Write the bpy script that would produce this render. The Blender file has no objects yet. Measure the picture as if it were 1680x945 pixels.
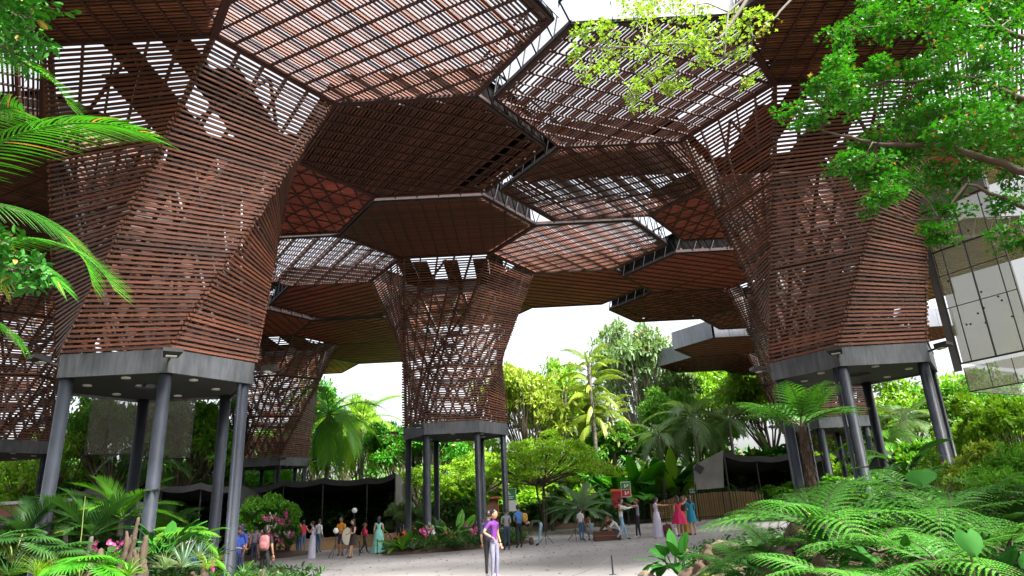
import bpy, math, random
import numpy as np
from mathutils import Matrix, Vector, Euler
rnd = random.Random(7)
nr = np.random.default_rng(11)
scene = bpy.context.scene
COL = scene.collection

# ------------------------------------------------------------------ camera
F_PX, PITCH, ROLL, EYE = 1111.0, math.radians(18.6), math.radians(2.9), 1.5
_fw = np.array([0, math.cos(PITCH), math.sin(PITCH)])
_u0 = np.array([0, -math.sin(PITCH), math.cos(PITCH)])
_r0 = np.array([1.0, 0, 0])
CR = math.cos(ROLL) * _r0 - math.sin(ROLL) * _u0
CU = math.sin(ROLL) * _r0 + math.cos(ROLL) * _u0
cam_d = bpy.data.cameras.new("camera")
cam_d.sensor_width = 36.0
cam_d.lens = F_PX / 1680 * 36.0
cam_d.clip_start, cam_d.clip_end = 0.1, 3000
cam = bpy.data.objects.new("camera", cam_d)
COL.objects.link(cam)
M = Matrix.Identity(4)
for i in range(3):
    M[i][0], M[i][1], M[i][2] = CR[i], CU[i], -_fw[i]
M[2][3] = EYE
cam.matrix_world = M
scene.camera = cam

# ------------------------------------------------------------------ sky, sun, exposure
SUN_EL, SUN_AZ = math.radians(54), math.radians(126)      # azimuth clockwise from +Y (behind the camera, to its right)
world = bpy.data.worlds.new("World")
scene.world = world
world.use_nodes = True
wn = world.node_tree
bg = wn.nodes["Background"]
sky = wn.nodes.new("ShaderNodeTexSky")
sky.sky_type = 'NISHITA'
sky.sun_disc = False
sky.sun_elevation = SUN_EL
sky.sun_rotation = SUN_AZ
sky.air_density = 1.0
sky.dust_density = 6.0
sky.ozone_density = 1.0
hsv = wn.nodes.new("ShaderNodeHueSaturation")
hsv.inputs["Saturation"].default_value = 0.28
wn.links.new(sky.outputs[0], hsv.inputs["Color"])
wn.links.new(hsv.outputs[0], bg.inputs[0])
bg.inputs[1].default_value = 0.12
sun_d = bpy.data.lights.new("sun", 'SUN')
sun_d.energy = 4.2
sun_d.angle = math.radians(14)
sun_d.color = (1.0, 0.96, 0.9)
sun = bpy.data.objects.new("sun", sun_d)
COL.objects.link(sun)
_sd = Vector((math.sin(SUN_AZ) * math.cos(SUN_EL), math.cos(SUN_AZ) * math.cos(SUN_EL), math.sin(SUN_EL)))
sun.rotation_euler = _sd.to_track_quat('Z', 'Y').to_euler()
sun.location = (0, -30, 60)
scene.view_settings.view_transform = 'Standard'
scene.view_settings.look = 'None'
scene.view_settings.exposure = 2.1
scene.view_settings.gamma = 1.0
scene.cycles.max_bounces = 7
scene.cycles.transparent_max_bounces = 12

# ------------------------------------------------------------------ helpers
def ray(px, py):
    return (px - 840) * CR + (472.5 - py) * CU + F_PX * _fw
def at(px, py, Y):
    """the point seen at a pixel of the photograph that lies Y metres ahead"""
    d = ray(px, py)
    p = d * (Y / d[1])
    return np.array([p[0], p[1], p[2] + EYE])
def gz(x, y):
    """the gently falling ground of the garden"""
    y = np.clip(y, 0, 48); x = np.clip(x, -22, 16)
    return 0.0142 * (y - 18) + 0.0178 * x + 0.036
def ong(px, py):
    d = ray(px, py)
    y = 20.0
    for _ in range(40):
        p = d * (y / d[1])
        z = gz(p[0], p[1])
        t = (z - EYE) / d[2]
        y = 0.5 * y + 0.5 * (t * d[1])
    p = d * (y / d[1])
    return np.array([p[0], p[1], gz(p[0], p[1])])
def mpp(Y):
    return Y / 1120.0

MATS = {}
def mat(name, col, rough=0.6, var=0.0, col2=None, scale=6.0, metal=0.0, bump=0.0, trans=0.0, alpha=1.0,
        stretch=None, spec=0.5, use_rnd=False, rnd_amt=0.5, bscale=None, wear=0.0, leafy=False, wither=0.975):
    if name in MATS:
        return MATS[name]
    m = bpy.data.materials.new(name)
    m.use_nodes = True
    nt = m.node_tree; N = nt.nodes; L = nt.links
    b = N["Principled BSDF"]
    b.inputs["Roughness"].default_value = rough
    b.inputs["Metallic"].default_value = metal
    b.inputs["Specular IOR Level"].default_value = spec
    c2 = col2 if col2 else tuple(v * (1 - var) for v in col)
    tc = N.new("ShaderNodeTexCoord")
    src = tc.outputs["Object"]
    if stretch:
        mp = N.new("ShaderNodeMapping"); mp.inputs["Scale"].default_value = stretch
        L.new(src, mp.inputs[0]); src = mp.outputs[0]
    nz = N.new("ShaderNodeTexNoise")
    nz.inputs["Scale"].default_value = scale; nz.inputs["Detail"].default_value = 6; nz.inputs["Roughness"].default_value = 0.65
    L.new(src, nz.inputs["Vector"])
    fac = nz.outputs["Fac"]
    mr = N.new("ShaderNodeMapRange")
    mr.inputs[1].default_value, mr.inputs[2].default_value = 0.3, 0.7
    L.new(fac, mr.inputs[0]); fac = mr.outputs[0]
    if use_rnd:
        at_ = N.new("ShaderNodeAttribute"); at_.attribute_name = "rnd"
        oi = N.new("ShaderNodeObjectInfo")
        ad = N.new("ShaderNodeMath"); ad.operation = 'ADD'
        L.new(at_.outputs["Fac"], ad.inputs[0]); L.new(oi.outputs["Random"], ad.inputs[1])
        if leafy:
            fr = N.new("ShaderNodeMath"); fr.operation = 'MULTIPLY'; fr.inputs[1].default_value = 0.5; L.new(ad.outputs[0], fr.inputs[0])
        else:
            fr = N.new("ShaderNodeMath"); fr.operation = 'FRACT'; L.new(ad.outputs[0], fr.inputs[0])
        mx = N.new("ShaderNodeMix"); mx.inputs[0].default_value = rnd_amt
        L.new(fac, mx.inputs[2]); L.new(fr.outputs[0], mx.inputs[3]); fac = mx.outputs[0]
    mix = N.new("ShaderNodeMix"); mix.data_type = 'RGBA'
    mix.inputs[6].default_value = (*col, 1); mix.inputs[7].default_value = (*c2, 1)
    L.new(fac, mix.inputs[0])
    colout = mix.outputs[2]
    if leafy:                                   # a few withered leaves
        gt = N.new("ShaderNodeMath"); gt.operation = 'GREATER_THAN'; gt.inputs[1].default_value = wither; L.new(at_.outputs["Fac"], gt.inputs[0])
        wm = N.new("ShaderNodeMix"); wm.data_type = 'RGBA'; wm.inputs[7].default_value = (0.26, 0.17, 0.035, 1)
        L.new(gt.outputs[0], wm.inputs[0]); L.new(colout, wm.inputs[6]); colout = wm.outputs[2]
    if wear > 0:
        n2 = N.new("ShaderNodeTexNoise"); n2.inputs["Scale"].default_value = scale * 0.23; n2.inputs["Detail"].default_value = 8
        L.new(tc.outputs["Object"], n2.inputs["Vector"])
        r2 = N.new("ShaderNodeMapRange"); r2.inputs[1].default_value, r2.inputs[2].default_value = 0.42, 0.66
        r2.inputs[3].default_value, r2.inputs[4].default_value = 1.0, 1.0 - wear
        L.new(n2.outputs["Fac"], r2.inputs[0])
        mm = N.new("ShaderNodeMix"); mm.data_type = 'RGBA'; mm.blend_type = 'MULTIPLY'; mm.inputs[0].default_value = 1
        L.new(colout, mm.inputs[6]); L.new(r2.outputs[0], mm.inputs[7]); colout = mm.outputs[2]
    L.new(colout, b.inputs["Base Color"])
    if bump > 0:
        bn = N.new("ShaderNodeTexNoise"); bn.inputs["Scale"].default_value = bscale or scale * 3; bn.inputs["Detail"].default_value = 5
        L.new(src, bn.inputs["Vector"])
        bp = N.new("ShaderNodeBump"); bp.inputs["Strength"].default_value = bump; bp.inputs["Distance"].default_value = 0.02
        L.new(bn.outputs["Fac"], bp.inputs["Height"]); L.new(bp.outputs[0], b.inputs["Normal"])
    out = N["Material Output"]
    sh = b.outputs[0]
    if trans > 0:
        tr = N.new("ShaderNodeBsdfTranslucent")
        g = N.new("ShaderNodeMix"); g.data_type = 'RGBA'; g.blend_type = 'MULTIPLY'; g.inputs[0].default_value = 1
        g.inputs[7].default_value = (1.25, 1.3, 0.6, 1)
        L.new(colout, g.inputs[6]); L.new(g.outputs[2], tr.inputs[0])
        ms = N.new("ShaderNodeMixShader"); ms.inputs[0].default_value = trans
        L.new(sh, ms.inputs[1]); L.new(tr.outputs[0], ms.inputs[2]); sh = ms.outputs[0]
    if alpha < 1:
        tp = N.new("ShaderNodeBsdfTransparent")
        ms = N.new("ShaderNodeMixShader"); ms.inputs[0].default_value = alpha
        L.new(tp.outputs[0], ms.inputs[1]); L.new(sh, ms.inputs[2]); sh = ms.outputs[0]
    L.new(sh, out.inputs[0])
    MATS[name] = m
    return m

def leafmat(name, c1, c2, rough=0.45, trans=0.35, spec=0.3, wither=0.975):
    return mat(name, c1, rough, col2=c2, scale=0.9, use_rnd=True, rnd_amt=0.7, trans=trans, spec=spec, leafy=True, wither=wither)

def tag(o, label=None, cat=None, group=None, kind=None):
    if label: o["label"] = label
    if cat: o["category"] = cat
    if group: o["group"] = group
    if kind: o["kind"] = kind
    return o

def mesh_np(name, V, F, rn=None, smooth=False, mats=None, mi=None):
    """V (n,3); F list of index arrays (each (m,3) or (m,4))"""
    me = bpy.data.meshes.new(name)
    V = np.asarray(V, dtype=np.float32)
    F = [np.asarray(f, dtype=np.int32) for f in F if len(f)]
    me.vertices.add(len(V)); me.vertices.foreach_set("co", V.ravel())
    loops = np.concatenate([f.ravel() for f in F])
    tot = np.concatenate([np.full(len(f), f.shape[1], np.int32) for f in F])
    st = np.concatenate([[0], np.cumsum(tot)[:-1]]).astype(np.int32)
    me.loops.add(len(loops)); me.loops.foreach_set("vertex_index", loops)
    me.polygons.add(len(tot)); me.polygons.foreach_set("loop_start", st)
    me.polygons.foreach_set("use_smooth", np.full(len(tot), bool(smooth)))
    if mats:
        for m in mats: me.materials.append(m)
    if mi is not None:
        me.polygons.foreach_set("material_index", np.asarray(mi, np.int32))
    if rn is not None:
        a = me.attributes.new("rnd", 'FLOAT', 'FACE'); a.data.foreach_set("value", np.asarray(rn, np.float32))
    me.update(calc_edges=True)
    me.validate()
    return me

class MB:
    """collects boxes, bars, tubes and sheets into one mesh"""
    def __init__(s):
        s.v = []; s.f3 = []; s.f4 = []; s.r3 = []; s.r4 = []; s.n = 0
    def add(s, V, F, r=None):
        V = np.asarray(V, float).reshape(-1, 3)
        F = np.asarray(F, int)
        if r is None: r = rnd.random()
        if F.shape[1] == 3:
            s.f3.append(F + s.n); s.r3.append(np.full(len(F), r) if np.isscalar(r) else r)
        else:
            s.f4.append(F + s.n); s.r4.append(np.full(len(F), r) if np.isscalar(r) else r)
        s.v.append(V); s.n += len(V)
        return s
    BOXF = [(0, 3, 2, 1), (4, 5, 6, 7), (0, 1, 5, 4), (1, 2, 6, 5), (2, 3, 7, 6), (3, 0, 4, 7)]
    def box(s, c, d, rz=0.0, r=None):
        x, y, z = d[0] / 2, d[1] / 2, d[2] / 2
        V = np.array([(-x, -y, -z), (x, -y, -z), (x, y, -z), (-x, y, -z), (-x, -y, z), (x, -y, z), (x, y, z), (-x, y, z)])
        if rz:
            k, q = math.cos(rz), math.sin(rz)
            V = np.c_[V[:, 0] * k - V[:, 1] * q, V[:, 0] * q + V[:, 1] * k, V[:, 2]]
        return s.add(V + np.asarray(c, float), s.BOXF, r)
    def bar(s, a, b, w, h, up=(0, 0, 1), r=None):
        a = np.asarray(a, float); b = np.asarray(b, float); d = b - a; d = d / (np.linalg.norm(d) + 1e-9)
        u = np.asarray(up, float); x = np.cross(d, u); nx = np.linalg.norm(x)
        if nx < 1e-4:
            x = np.cross(d, np.array([1.0, 0, 0])); nx = np.linalg.norm(x)
        x = x / nx; y = np.cross(x, d)
        o = [(-w / 2) * x + (-h / 2) * y, (w / 2) * x + (-h / 2) * y, (w / 2) * x + (h / 2) * y, (-w / 2) * x + (h / 2) * y]
        V = [a + q for q in o] + [b + q for q in o]
        return s.add(V, s.BOXF, r)
    def tube(s, pts, rad, n=8, caps=True, r=None):
        P = np.asarray(pts, float); k = len(P)
        R = np.full(k, rad) if np.isscalar(rad) else np.asarray(rad, float)
        T = np.gradient(P, axis=0); T /= (np.linalg.norm(T, axis=1)[:, None] + 1e-9)
        ref = np.array([0.0, 0, 1]) if abs(T[0][2]) < 0.9 else np.array([1.0, 0, 0])
        X = np.cross(T, ref); X /= (np.linalg.norm(X, axis=1)[:, None] + 1e-9); Y = np.cross(T, X)
        th = np.arange(n) * 2 * math.pi / n
        V = P[:, None, :] + R[:, None, None] * (np.cos(th)[None, :, None] * X[:, None, :] + np.sin(th)[None, :, None] * Y[:, None, :])
        i = np.arange(k - 1)[:, None]; j = np.arange(n)[None, :]
        A = i * n + j; B = i * n + (j + 1) % n
        Fq = np.stack([A, B, B + n, A + n], -1).reshape(-1, 4)
        if r is None: r = rnd.random()
        base = s.n
        s.add(V.reshape(-1, 3), Fq, r)
        if caps:
            for e in (0, (k - 1) * n):
                Fc = [(e, e + t, e + t + 1) for t in range(1, n - 1)]
                s.f3.append(np.array(Fc) + base); s.r3.append(np.full(len(Fc), r))
        return s
    def poly(s, pts, r=None):
        """a convex polygon fan"""
        n = len(pts)
        return s.add(pts, [(0, i, i + 1) for i in range(1, n - 1)], r)
    def prism(s, pts, z0, z1, r=None):
        n = len(pts)
        lo = [(p[0], p[1], z0) for p in pts]; hi = [(p[0], p[1], z1) for p in pts]
        if r is None: r = rnd.random()
        s.add(lo + hi, [(i, (i + 1) % n, n + (i + 1) % n, n + i) for i in range(n)], r)
        s.add(hi, [(0, i, i + 1) for i in range(1, n - 1)], r)
        s.add(lo, [(0, i + 1, i) for i in range(1, n - 1)], r)
        return s
    def grid(s, P, r=None, close=False):
        """P (a,b,3) sheet"""
        P = np.asarray(P, float); a, b = P.shape[:2]
        i = np.arange(a - 1)[:, None]; j = np.arange(b - 1)[None, :]
        A = i * b + j
        return s.add(P.reshape(-1, 3), np.stack([A, A + 1, A + b + 1, A + b], -1).reshape(-1, 4), r)
    def ellipsoid(s, c, rad, nu=10, nv=7, r=None, fn=None):
        th = np.linspace(0, math.pi, nv); ph = np.linspace(0, 2 * math.pi, nu + 1)
        T, Pp = np.meshgrid(th, ph, indexing='ij')
        Q = np.stack([np.sin(T) * np.cos(Pp), np.sin(T) * np.sin(Pp), np.cos(T)], -1)
        if fn is not None: Q = fn(Q)
        return s.grid(np.asarray(c) + Q * np.asarray(rad), r)
    def mesh(s, name, smooth=False, mats=None, base=None):
        V = np.concatenate(s.v)
        if base is not None: V = V - np.asarray(base)
        F = []; R = []
        if s.f3: F.append(np.concatenate(s.f3)); R.append(np.concatenate(s.r3))
        if s.f4: F.append(np.concatenate(s.f4)); R.append(np.concatenate(s.r4))
        return mesh_np(name, V, F, np.concatenate(R), smooth, mats)
    def build(s, name, m, parent=None, smooth=False, base=None):
        if base is None and parent is not None:
            base = parent.get("_b", None)
            base = np.array(base) if base is not None else None
        me = s.mesh(name, smooth, [m], base)
        return link(name, me, parent)

def link(name, me, parent=None, loc=None, rot=None, scl=None):
    o = bpy.data.objects.new(name, me)
    COL.objects.link(o)
    if parent is not None: o.parent = parent
    if loc is not None: o.location = loc
    if rot is not None: o.rotation_euler = rot
    if scl is not None: o.scale = scl if hasattr(scl, '__len__') else (scl, scl, scl)
    return o

BASES = {}
def thing(name, label, cat, loc=(0, 0, 0), group=None):
    o = bpy.data.objects.new(name, None)
    COL.objects.link(o)
    o.location = tuple(float(v) for v in loc)
    o["_b"] = [float(v) for v in loc]
    return tag(o, label, cat, group)
def solo(mb, name, m, label, cat, group=None, smooth=False, base=None):
    """a thing that is one mesh, with its origin at its base"""
    me = mb.mesh(name, smooth, [m] if not isinstance(m, list) else m, base)
    o = link(name, me, None, tuple(base) if base is not None else None)
    return tag(o, label, cat, group)
# ------------------------------------------------------------------ materials of the built things
WOOD = mat("red wood slats", (0.225, 0.076, 0.04), 0.6, col2=(0.045, 0.020, 0.015), scale=2.2, use_rnd=True, rnd_amt=0.6, bump=0.3, bscale=26, wear=0.5)
WOODLIT = mat("orange wood slats", (0.46, 0.10, 0.065), 0.62, col2=(0.19, 0.043, 0.027), scale=3.0, use_rnd=True, rnd_amt=0.55, bump=0.15, bscale=22, wear=0.3)  # lit copy of the red wood: warm bounced light put into the colour
BATTEN = mat("dark red battens", (0.055, 0.016, 0.013), 0.6, col2=(0.035, 0.012, 0.01), scale=4)
STEEL = mat("painted grey steel", (0.036, 0.043, 0.058), 0.38, col2=(0.024, 0.028, 0.036), scale=3, bump=0.04, wear=0.3)
DSTEEL = mat("dark steel frame", (0.022, 0.018, 0.018), 0.5, col2=(0.013, 0.011, 0.011), scale=3)
GALV = mat("galvanised truss", (0.022, 0.023, 0.025), 0.6, col2=(0.012, 0.013, 0.014), scale=5, spec=0.1)
BAND = mat("grey steel band", (0.135, 0.145, 0.165), 0.5, col2=(0.055, 0.058, 0.066), scale=2.2, stretch=(3, 3, 0.5), wear=0.45)
FASC = mat("grey fascia sheet", (0.21, 0.22, 0.26), 0.42, col2=(0.14, 0.15, 0.18), scale=1.2, stretch=(2, 2, 0.4), wear=0.3)
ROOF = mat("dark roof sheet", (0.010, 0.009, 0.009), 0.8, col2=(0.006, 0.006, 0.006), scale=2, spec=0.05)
SOFF = mat("dark soffit", (0.025, 0.025, 0.028), 0.7, col2=(0.015, 0.015, 0.017), scale=2)
BLACK = mat("black enamel", (0.012, 0.012, 0.014), 0.45, col2=(0.02, 0.02, 0.02), scale=8)
LAMPW = mat("pale lamp lens", (0.7, 0.7, 0.66), 0.3, col2=(0.6, 0.6, 0.56), scale=8)

# ------------------------------------------------------------------ ground, plaza, beds
SOIL = mat("leafy soil", (0.10, 0.07, 0.042), 0.95, col2=(0.06, 0.052, 0.025), scale=0.7, bump=0.6, bscale=5)
CONC = mat("worn concrete", (0.33, 0.315, 0.315), 0.8, col2=(0.25, 0.235, 0.23), scale=0.35, bump=0.2, bscale=14, wear=0.45)
BEDS = mat("bark mulch", (0.10, 0.052, 0.032), 0.95, col2=(0.05, 0.03, 0.02), scale=4, bump=0.7, bscale=12)
def ground_sheet():
    n = 60
    xs = np.sign(np.linspace(-1, 1, n)) * np.abs(np.linspace(-1, 1, n)) ** 2.2 * 600
    ys = np.sign(np.linspace(-1, 1, n)) * np.abs(np.linspace(-1, 1, n)) ** 2.2 * 600 + 25
    X, Y = np.meshgrid(xs, ys, indexing='ij')
    mb = MB().grid(np.stack([X, Y, gz(X, Y) - 0.03], -1))
    tag(mb.build("ground", SOIL), kind="structure")
ground_sheet()
def flat(pts, dz, name, m, kind="structure", sub=1.0, thick=0.0):
    """a sheet that follows the fall of the ground; its outline is in plan"""
    import bmesh
    bm = bmesh.new()
    vs = [bm.verts.new((p[0], p[1], 0)) for p in pts]
    bm.faces.new(vs)
    bmesh.ops.triangulate(bm, faces=bm.faces[:])
    for _ in range(3):
        bmesh.ops.subdivide_edges(bm, edges=[e for e in bm.edges if e.calc_length() > sub], cuts=1, use_grid_fill=False)
        bmesh.ops.triangulate(bm, faces=bm.faces[:])
    for v in bm.verts:
        v.co.z = float(gz(v.co.x, v.co.y)) + dz
    bmesh.ops.recalc_face_normals(bm, faces=bm.faces[:])
    me = bpy.data.meshes.new(name)
    for f in bm.faces:
        if f.normal.z < 0: f.normal_flip()
    bm.to_mesh(me); bm.free()
    me.materials.append(m)
    o = link(name, me)
    if kind: tag(o, kind=kind)
    return o
plaza_px = [(300, 908), (400, 893), (470, 884), (560, 877), (640, 873), (720, 868), (800, 864), (900, 866), (960, 858), (1060, 857), (1140, 852), (1190, 848), (1290, 842)]
plaza_pts = [ong(*p)[:2] for p in plaza_px]
plaza_pts = [(-30, 29), (-24, 33)] + [tuple(p) for p in plaza_pts] + [(26, 44), (21, 33), (11.5, 25), (6.6, 20.5), (4.3, 16.5), (3.0, 11), (2.2, 2), (-6, 2), (-6.2, 14), (-8, 21), (-13, 25.5), (-22, 27)]
plaza = flat(plaza_pts, 0.004, "plaza", CONC, sub=3.0)
def mound(cx, cy, rx, ry, h, name, m=BEDS, n=26, seed=1):
    g = np.random.default_rng(seed)
    ph = g.random(8) * 6.28
    P = []
    for i in range(n // 2 + 1):
        t = i / (n // 2)
        row = []
        for j in range(n + 1):
            a = 2 * math.pi * j / n
            w = 1 + 0.10 * math.sin(2 * a + ph[0]) + 0.07 * math.sin(3 * a + ph[1]) + 0.04 * math.sin(7 * a + ph[2])
            x = cx + rx * t * w * math.cos(a); y = cy + ry * t * w * math.sin(a)
            z = gz(x, y) - 0.06 + (h + 0.06) * (1 - t ** 2.6) * (1 + 0.15 * math.sin(5 * a + 9 * t + ph[3])) + 0.02
            if i == n // 2: z = gz(x, y) - 0.06
            row.append((x, y, z))
        P.append(row)
    o = MB().grid(np.array(P)).build(name, m, smooth=True)
    return tag(o, kind="structure")
mound(-12.5, 18.5, 7.5, 5.6, 0.5, "garden_bed_left", seed=1)
mound(9.5, 15.5, 6.2, 8.0, 0.45, "garden_bed_right", seed=2)
mound(-3.35, 34.4, 3.6, 3.2, 0.35, "garden_bed_centre", seed=3)
mound(4.5, 52, 8, 3.6, 0.5, "garden_bed_back", seed=4)
mound(-14.5, 37.8, 4.0, 2.6, 0.3, "garden_bed_orchid", seed=5)

# ------------------------------------------------------------------ the canopy towers
HS, HH = 4.515, 3.28           # half width and half depth of one hexagon
RS, RH = 2.70, 1.96            # the same for the steel band at the foot of a funnel
HV = [(1, 0), (.5, 1), (-.5, 1), (-1, 0), (-.5, -1), (.5, -1)]
NEI = [(1, 0), (0, 1), (-1, 1), (-1, 0), (0, -1), (1, -1)]      # petal that shares edge k (vertex k to k+1) of the trunk hexagon
def hexv(cx, cy, s=HS, h=HH):
    return [np.array([cx + a * s, cy + b * h]) for a, b in HV]
def clip_line(poly, p, d):
    """the stretch of the line p + t d inside the convex polygon"""
    t0, t1 = -1e9, 1e9
    n = len(poly)
    for i in range(n):
        a, b = poly[i], poly[(i + 1) % n]
        e = b - a; nn = np.array([-e[1], e[0]])
        den = nn @ d; num = nn @ (p - a)
        if abs(den) < 1e-9:
            if num < 0: return None
            continue
        t = -num / den
        if den > 0: t0 = max(t0, t)
        else: t1 = min(t1, t)
    return (t0, t1) if t1 - t0 > 0.05 else None
_ub = MB().box((0, 0, 0), (1, 1, 1), r=0.0)
UNIT = {}
def unit_box(m):
    if m.name not in UNIT:
        UNIT[m.name] = MB().box((0, 0, 0), (1, 1, 1), r=0.0).mesh("slat", False, [m])
    return UNIT[m.name]
def slat_obj(name, a, b, w, h, m, parent, base, up=(0, 0, 1)):
    """one slat: w across, h along 'up'"""
    a = np.asarray(a, float); b = np.asarray(b, float)
    d = b - a; ln = np.linalg.norm(d); d = d / ln
    x = np.cross(d, up); x = x / np.linalg.norm(x); y = np.cross(x, d)
    c = (a + b) / 2 - base
    Mx = Matrix(((d[0] * ln, x[0] * w, y[0] * h, c[0]), (d[1] * ln, x[1] * w, y[1] * h, c[1]), (d[2] * ln, x[2] * w, y[2] * h, c[2]), (0, 0, 0, 1)))
    o = bpy.data.objects.new(name, unit_box(m))
    COL.objects.link(o); o.parent = parent
    o.matrix_basis = Mx
    return o

def floodlight(parent, p, out):
    out = np.array([out[0], out[1], 0.0]); out /= np.linalg.norm(out)
    mb = MB()
    mb.bar(p, p + out * 0.34 + np.array([0, 0, .06]), 0.05, 0.05)
    q = p + out * 0.42 + np.array([0, 0, .10])
    side = np.array([-out[1], out[0], 0])
    V = []
    for s_, o_, z_ in ((-.16, -.16, -.10), (.16, -.16, -.10), (.22, .22, -.02), (-.22, .22, -.02), (-.16, -.16, .06), (.16, -.16, .06), (.22, .22, .07), (-.22, .22, .07)):
        V.append(q + side * s_ + out * o_ + np.array([0, 0, z_]))
    mb.add(V, MB.BOXF)
    o = mb.build("floodlight", BLACK, parent)
    lm = MB().bar(q - out * .02 + side * -.12 + np.array([0, 0, -.085]), q - out * .02 + side * .12 + np.array([0, 0, -.085]), .16, .02)
    lm.build("lens", LAMPW, None, base=np.array(parent["_b"])).parent = o
    return o

def tower(cx, cy, z, zr, label, petals, n_single=0, single_faces=(), outer_fascia=(), truss=True, lights=(), single_petals=(), cols=True, seed=0, shaft_open=(2, 5, 8), shaft_cut=.3, slat_h=.07):
    g = random.Random(seed)
    gb = float(gz(cx, cy))
    base = np.array([cx, cy, gb])
    T = thing("canopy_tower", label, "canopy tower", base, "hexagonal timber canopy towers")
    top = hexv(cx, cy); rb = hexv(cx, cy, RS, RH)
    # columns at the band's corners, a thin drain beside some of them
    for k in range(6):
        c = np.array([cx, cy]) + (rb[k] - np.array([cx, cy])) * 0.9
        g0 = float(gz(c[0], c[1])) - 0.1
        MB().tube([(c[0], c[1], g0), (c[0], c[1], zr + .1)], 0.15, 18).build("column", STEEL, T, smooth=True)
        if k in (0, 3, 4):
            d = np.array([cx, cy]) - c; d /= np.linalg.norm(d); d = c + np.array([-d[1], d[0]]) * .23
            MB().tube([(d[0], d[1], g0), (d[0], d[1], zr + .1)], 0.055, 10).build("drain_pipe", STEEL, T, smooth=True)
    # steel band, soffit and its lamps
    bh = 0.58
    for k in range(6):
        a, b = rb[k], rb[(k + 1) % 6]
        ai, bi = [np.array([cx, cy]) + (q - np.array([cx, cy])) * 0.965 for q in (a, b)]
        mb = MB(); r = g.random()
        V = [(*a, zr), (*b, zr), (*bi, zr), (*ai, zr), (*a, zr + bh), (*b, zr + bh), (*bi, zr + bh), (*ai, zr + bh)]
        mb.add(V, MB.BOXF, r)
        mb.build("band_plate", BAND, T)
    inner = hexv(cx, cy, RS * .955, RH * .955); hole = hexv(cx, cy, RS * .2, RH * .2)
    mb = MB()
    for k in range(6):
        q = (k + 1) % 6
        mb.add([(*inner[k], zr + .06), (*inner[q], zr + .06), (*hole[q], zr + .06), (*hole[k], zr + .06), (*inner[k], zr + .12), (*inner[q], zr + .12), (*hole[q], zr + .12), (*hole[k], zr + .12)], MB.BOXF)
    so = mb.build("soffit", SOFF, T)
    for k in range(6):
        m_ = (inner[k] + inner[(k + 1) % 6]) / 2; m_ = np.array([cx, cy]) + (m_ - np.array([cx, cy])) * .72
        MB().tube([(*m_, zr + .03), (*m_, zr + .075)], .11, 10).build("downlight", LAMPW, None, base=base).parent = so
    for k in lights:
        c = np.array([cx, cy]); d = rb[k] - c
        floodlight(T, np.array([*(rb[k] + d / np.linalg.norm(d) * -0.02), zr + .3]), d)
    # funnel: straight lines from band corner k-1 to roof corner k carry the slats
    z0, z1 = zr + bh, z
    def edge(k, t):
        k %= 6
        q = rb[(k - 1) % 6] * (1 - t) + top[k] * t
        return np.array([q[0], q[1], z0 + (z1 - z0) * t])
    def surf(k, u, t):
        return edge(k, t) * (1 - u) + edge(k + 1, t) * u
    ins = lambda p, d: p + (np.array([cx, cy, p[2]]) - p) * (d / max(0.1, np.linalg.norm(p[:2] - np.array([cx, cy]))))
    for k in range(6):
        MB().tube([ins(edge(k, t), .14) for t in np.linspace(0, 1, 5)], .075, 6).build("corner_rib", DSTEEL, T)
        for u in (.2, .4, .6, .8):
            p = [ins(surf(k, u, t), .12) for t in np.linspace(0, 1, 7)]
            mb = MB()
            for a, b in zip(p[:-1], p[1:]): mb.bar(a, b, .06, .1)
            mb.build("rib", DSTEEL, T)
        mb = MB()
        for (ua, ta, ub, tb) in ((0, .02, .5, .35), (1, .02, .5, .35), (.5, .35, 0, .68), (.5, .35, 1, .68), (0, .68, .5, .98), (1, .68, .5, .98)):
            mb.bar(ins(surf(k, ua, ta), .2), ins(surf(k, ub, tb), .2), .07, .09)
        mb.build("brace", DSTEEL, T)
        for t in (.34, .67):
            MB().bar(ins(edge(k, t), .2), ins(edge(k + 1, t), .2), .08, .12).build("girt", DSTEEL, T)
    pitch = 0.122
    ns = int((z1 - z0) / pitch)
    rest = MB(); left = n_single
    for k in list(single_faces) + [q for q in range(6) if q not in single_faces]:
        for i in range(ns):
            t = (i + .5 + g.uniform(-.08, .08)) / ns
            a, b = edge(k, t), edge(k + 1, t)
            d = (b - a) / np.linalg.norm(b - a)
            a = a - d * g.uniform(.02, .09); b = b + d * g.uniform(.02, .09)
            off = np.array([0, 0, g.uniform(-.008, .008)]); off2 = np.array([0, 0, g.uniform(-.008, .008)])
            if g.random() < .002: continue
            if left > 0 and k in single_faces:
                slat_obj("slat", a + off, b + off2, .045, slat_h + g.uniform(-.007, .007), WOOD, T, base); left -= 1
            else:
                rest.bar(a + off, b + off2, .045, slat_h + g.uniform(-.007, .007), r=g.random())
    if rest.n: tag(rest.build("slats", WOOD, T), kind="stuff")
    # sheets that partly close the funnel's mouth
    th = hexv(cx, cy, HS * .97, HH * .97)
    for i in range(11):
        if i in shaft_open: continue
        x0 = cx - HS + i * 2 * HS / 11; pts = []
        for xx in (x0 + .01, x0 + 2 * HS / 11 - .01):
            cl_ = clip_line(th, np.array([xx, cy]), np.array([0.0, 1.0]))
            if cl_: pts.append((xx, cy + cl_[0], cy + cl_[1]))
        if len(pts) < 2: continue
        (xa, a0, a1), (xb, b0, b1) = pts
        y0 = shaft_cut * HH * 2
        V = [(xa, a0 + y0 * (i % 2), z + .5), (xb, b0 + y0 * (i % 2), z + .5), (xb, b1, z + .5), (xa, a1, z + .5)]
        if V[0][1] > V[3][1] - .1 or V[1][1] > V[2][1] - .1: continue
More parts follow.
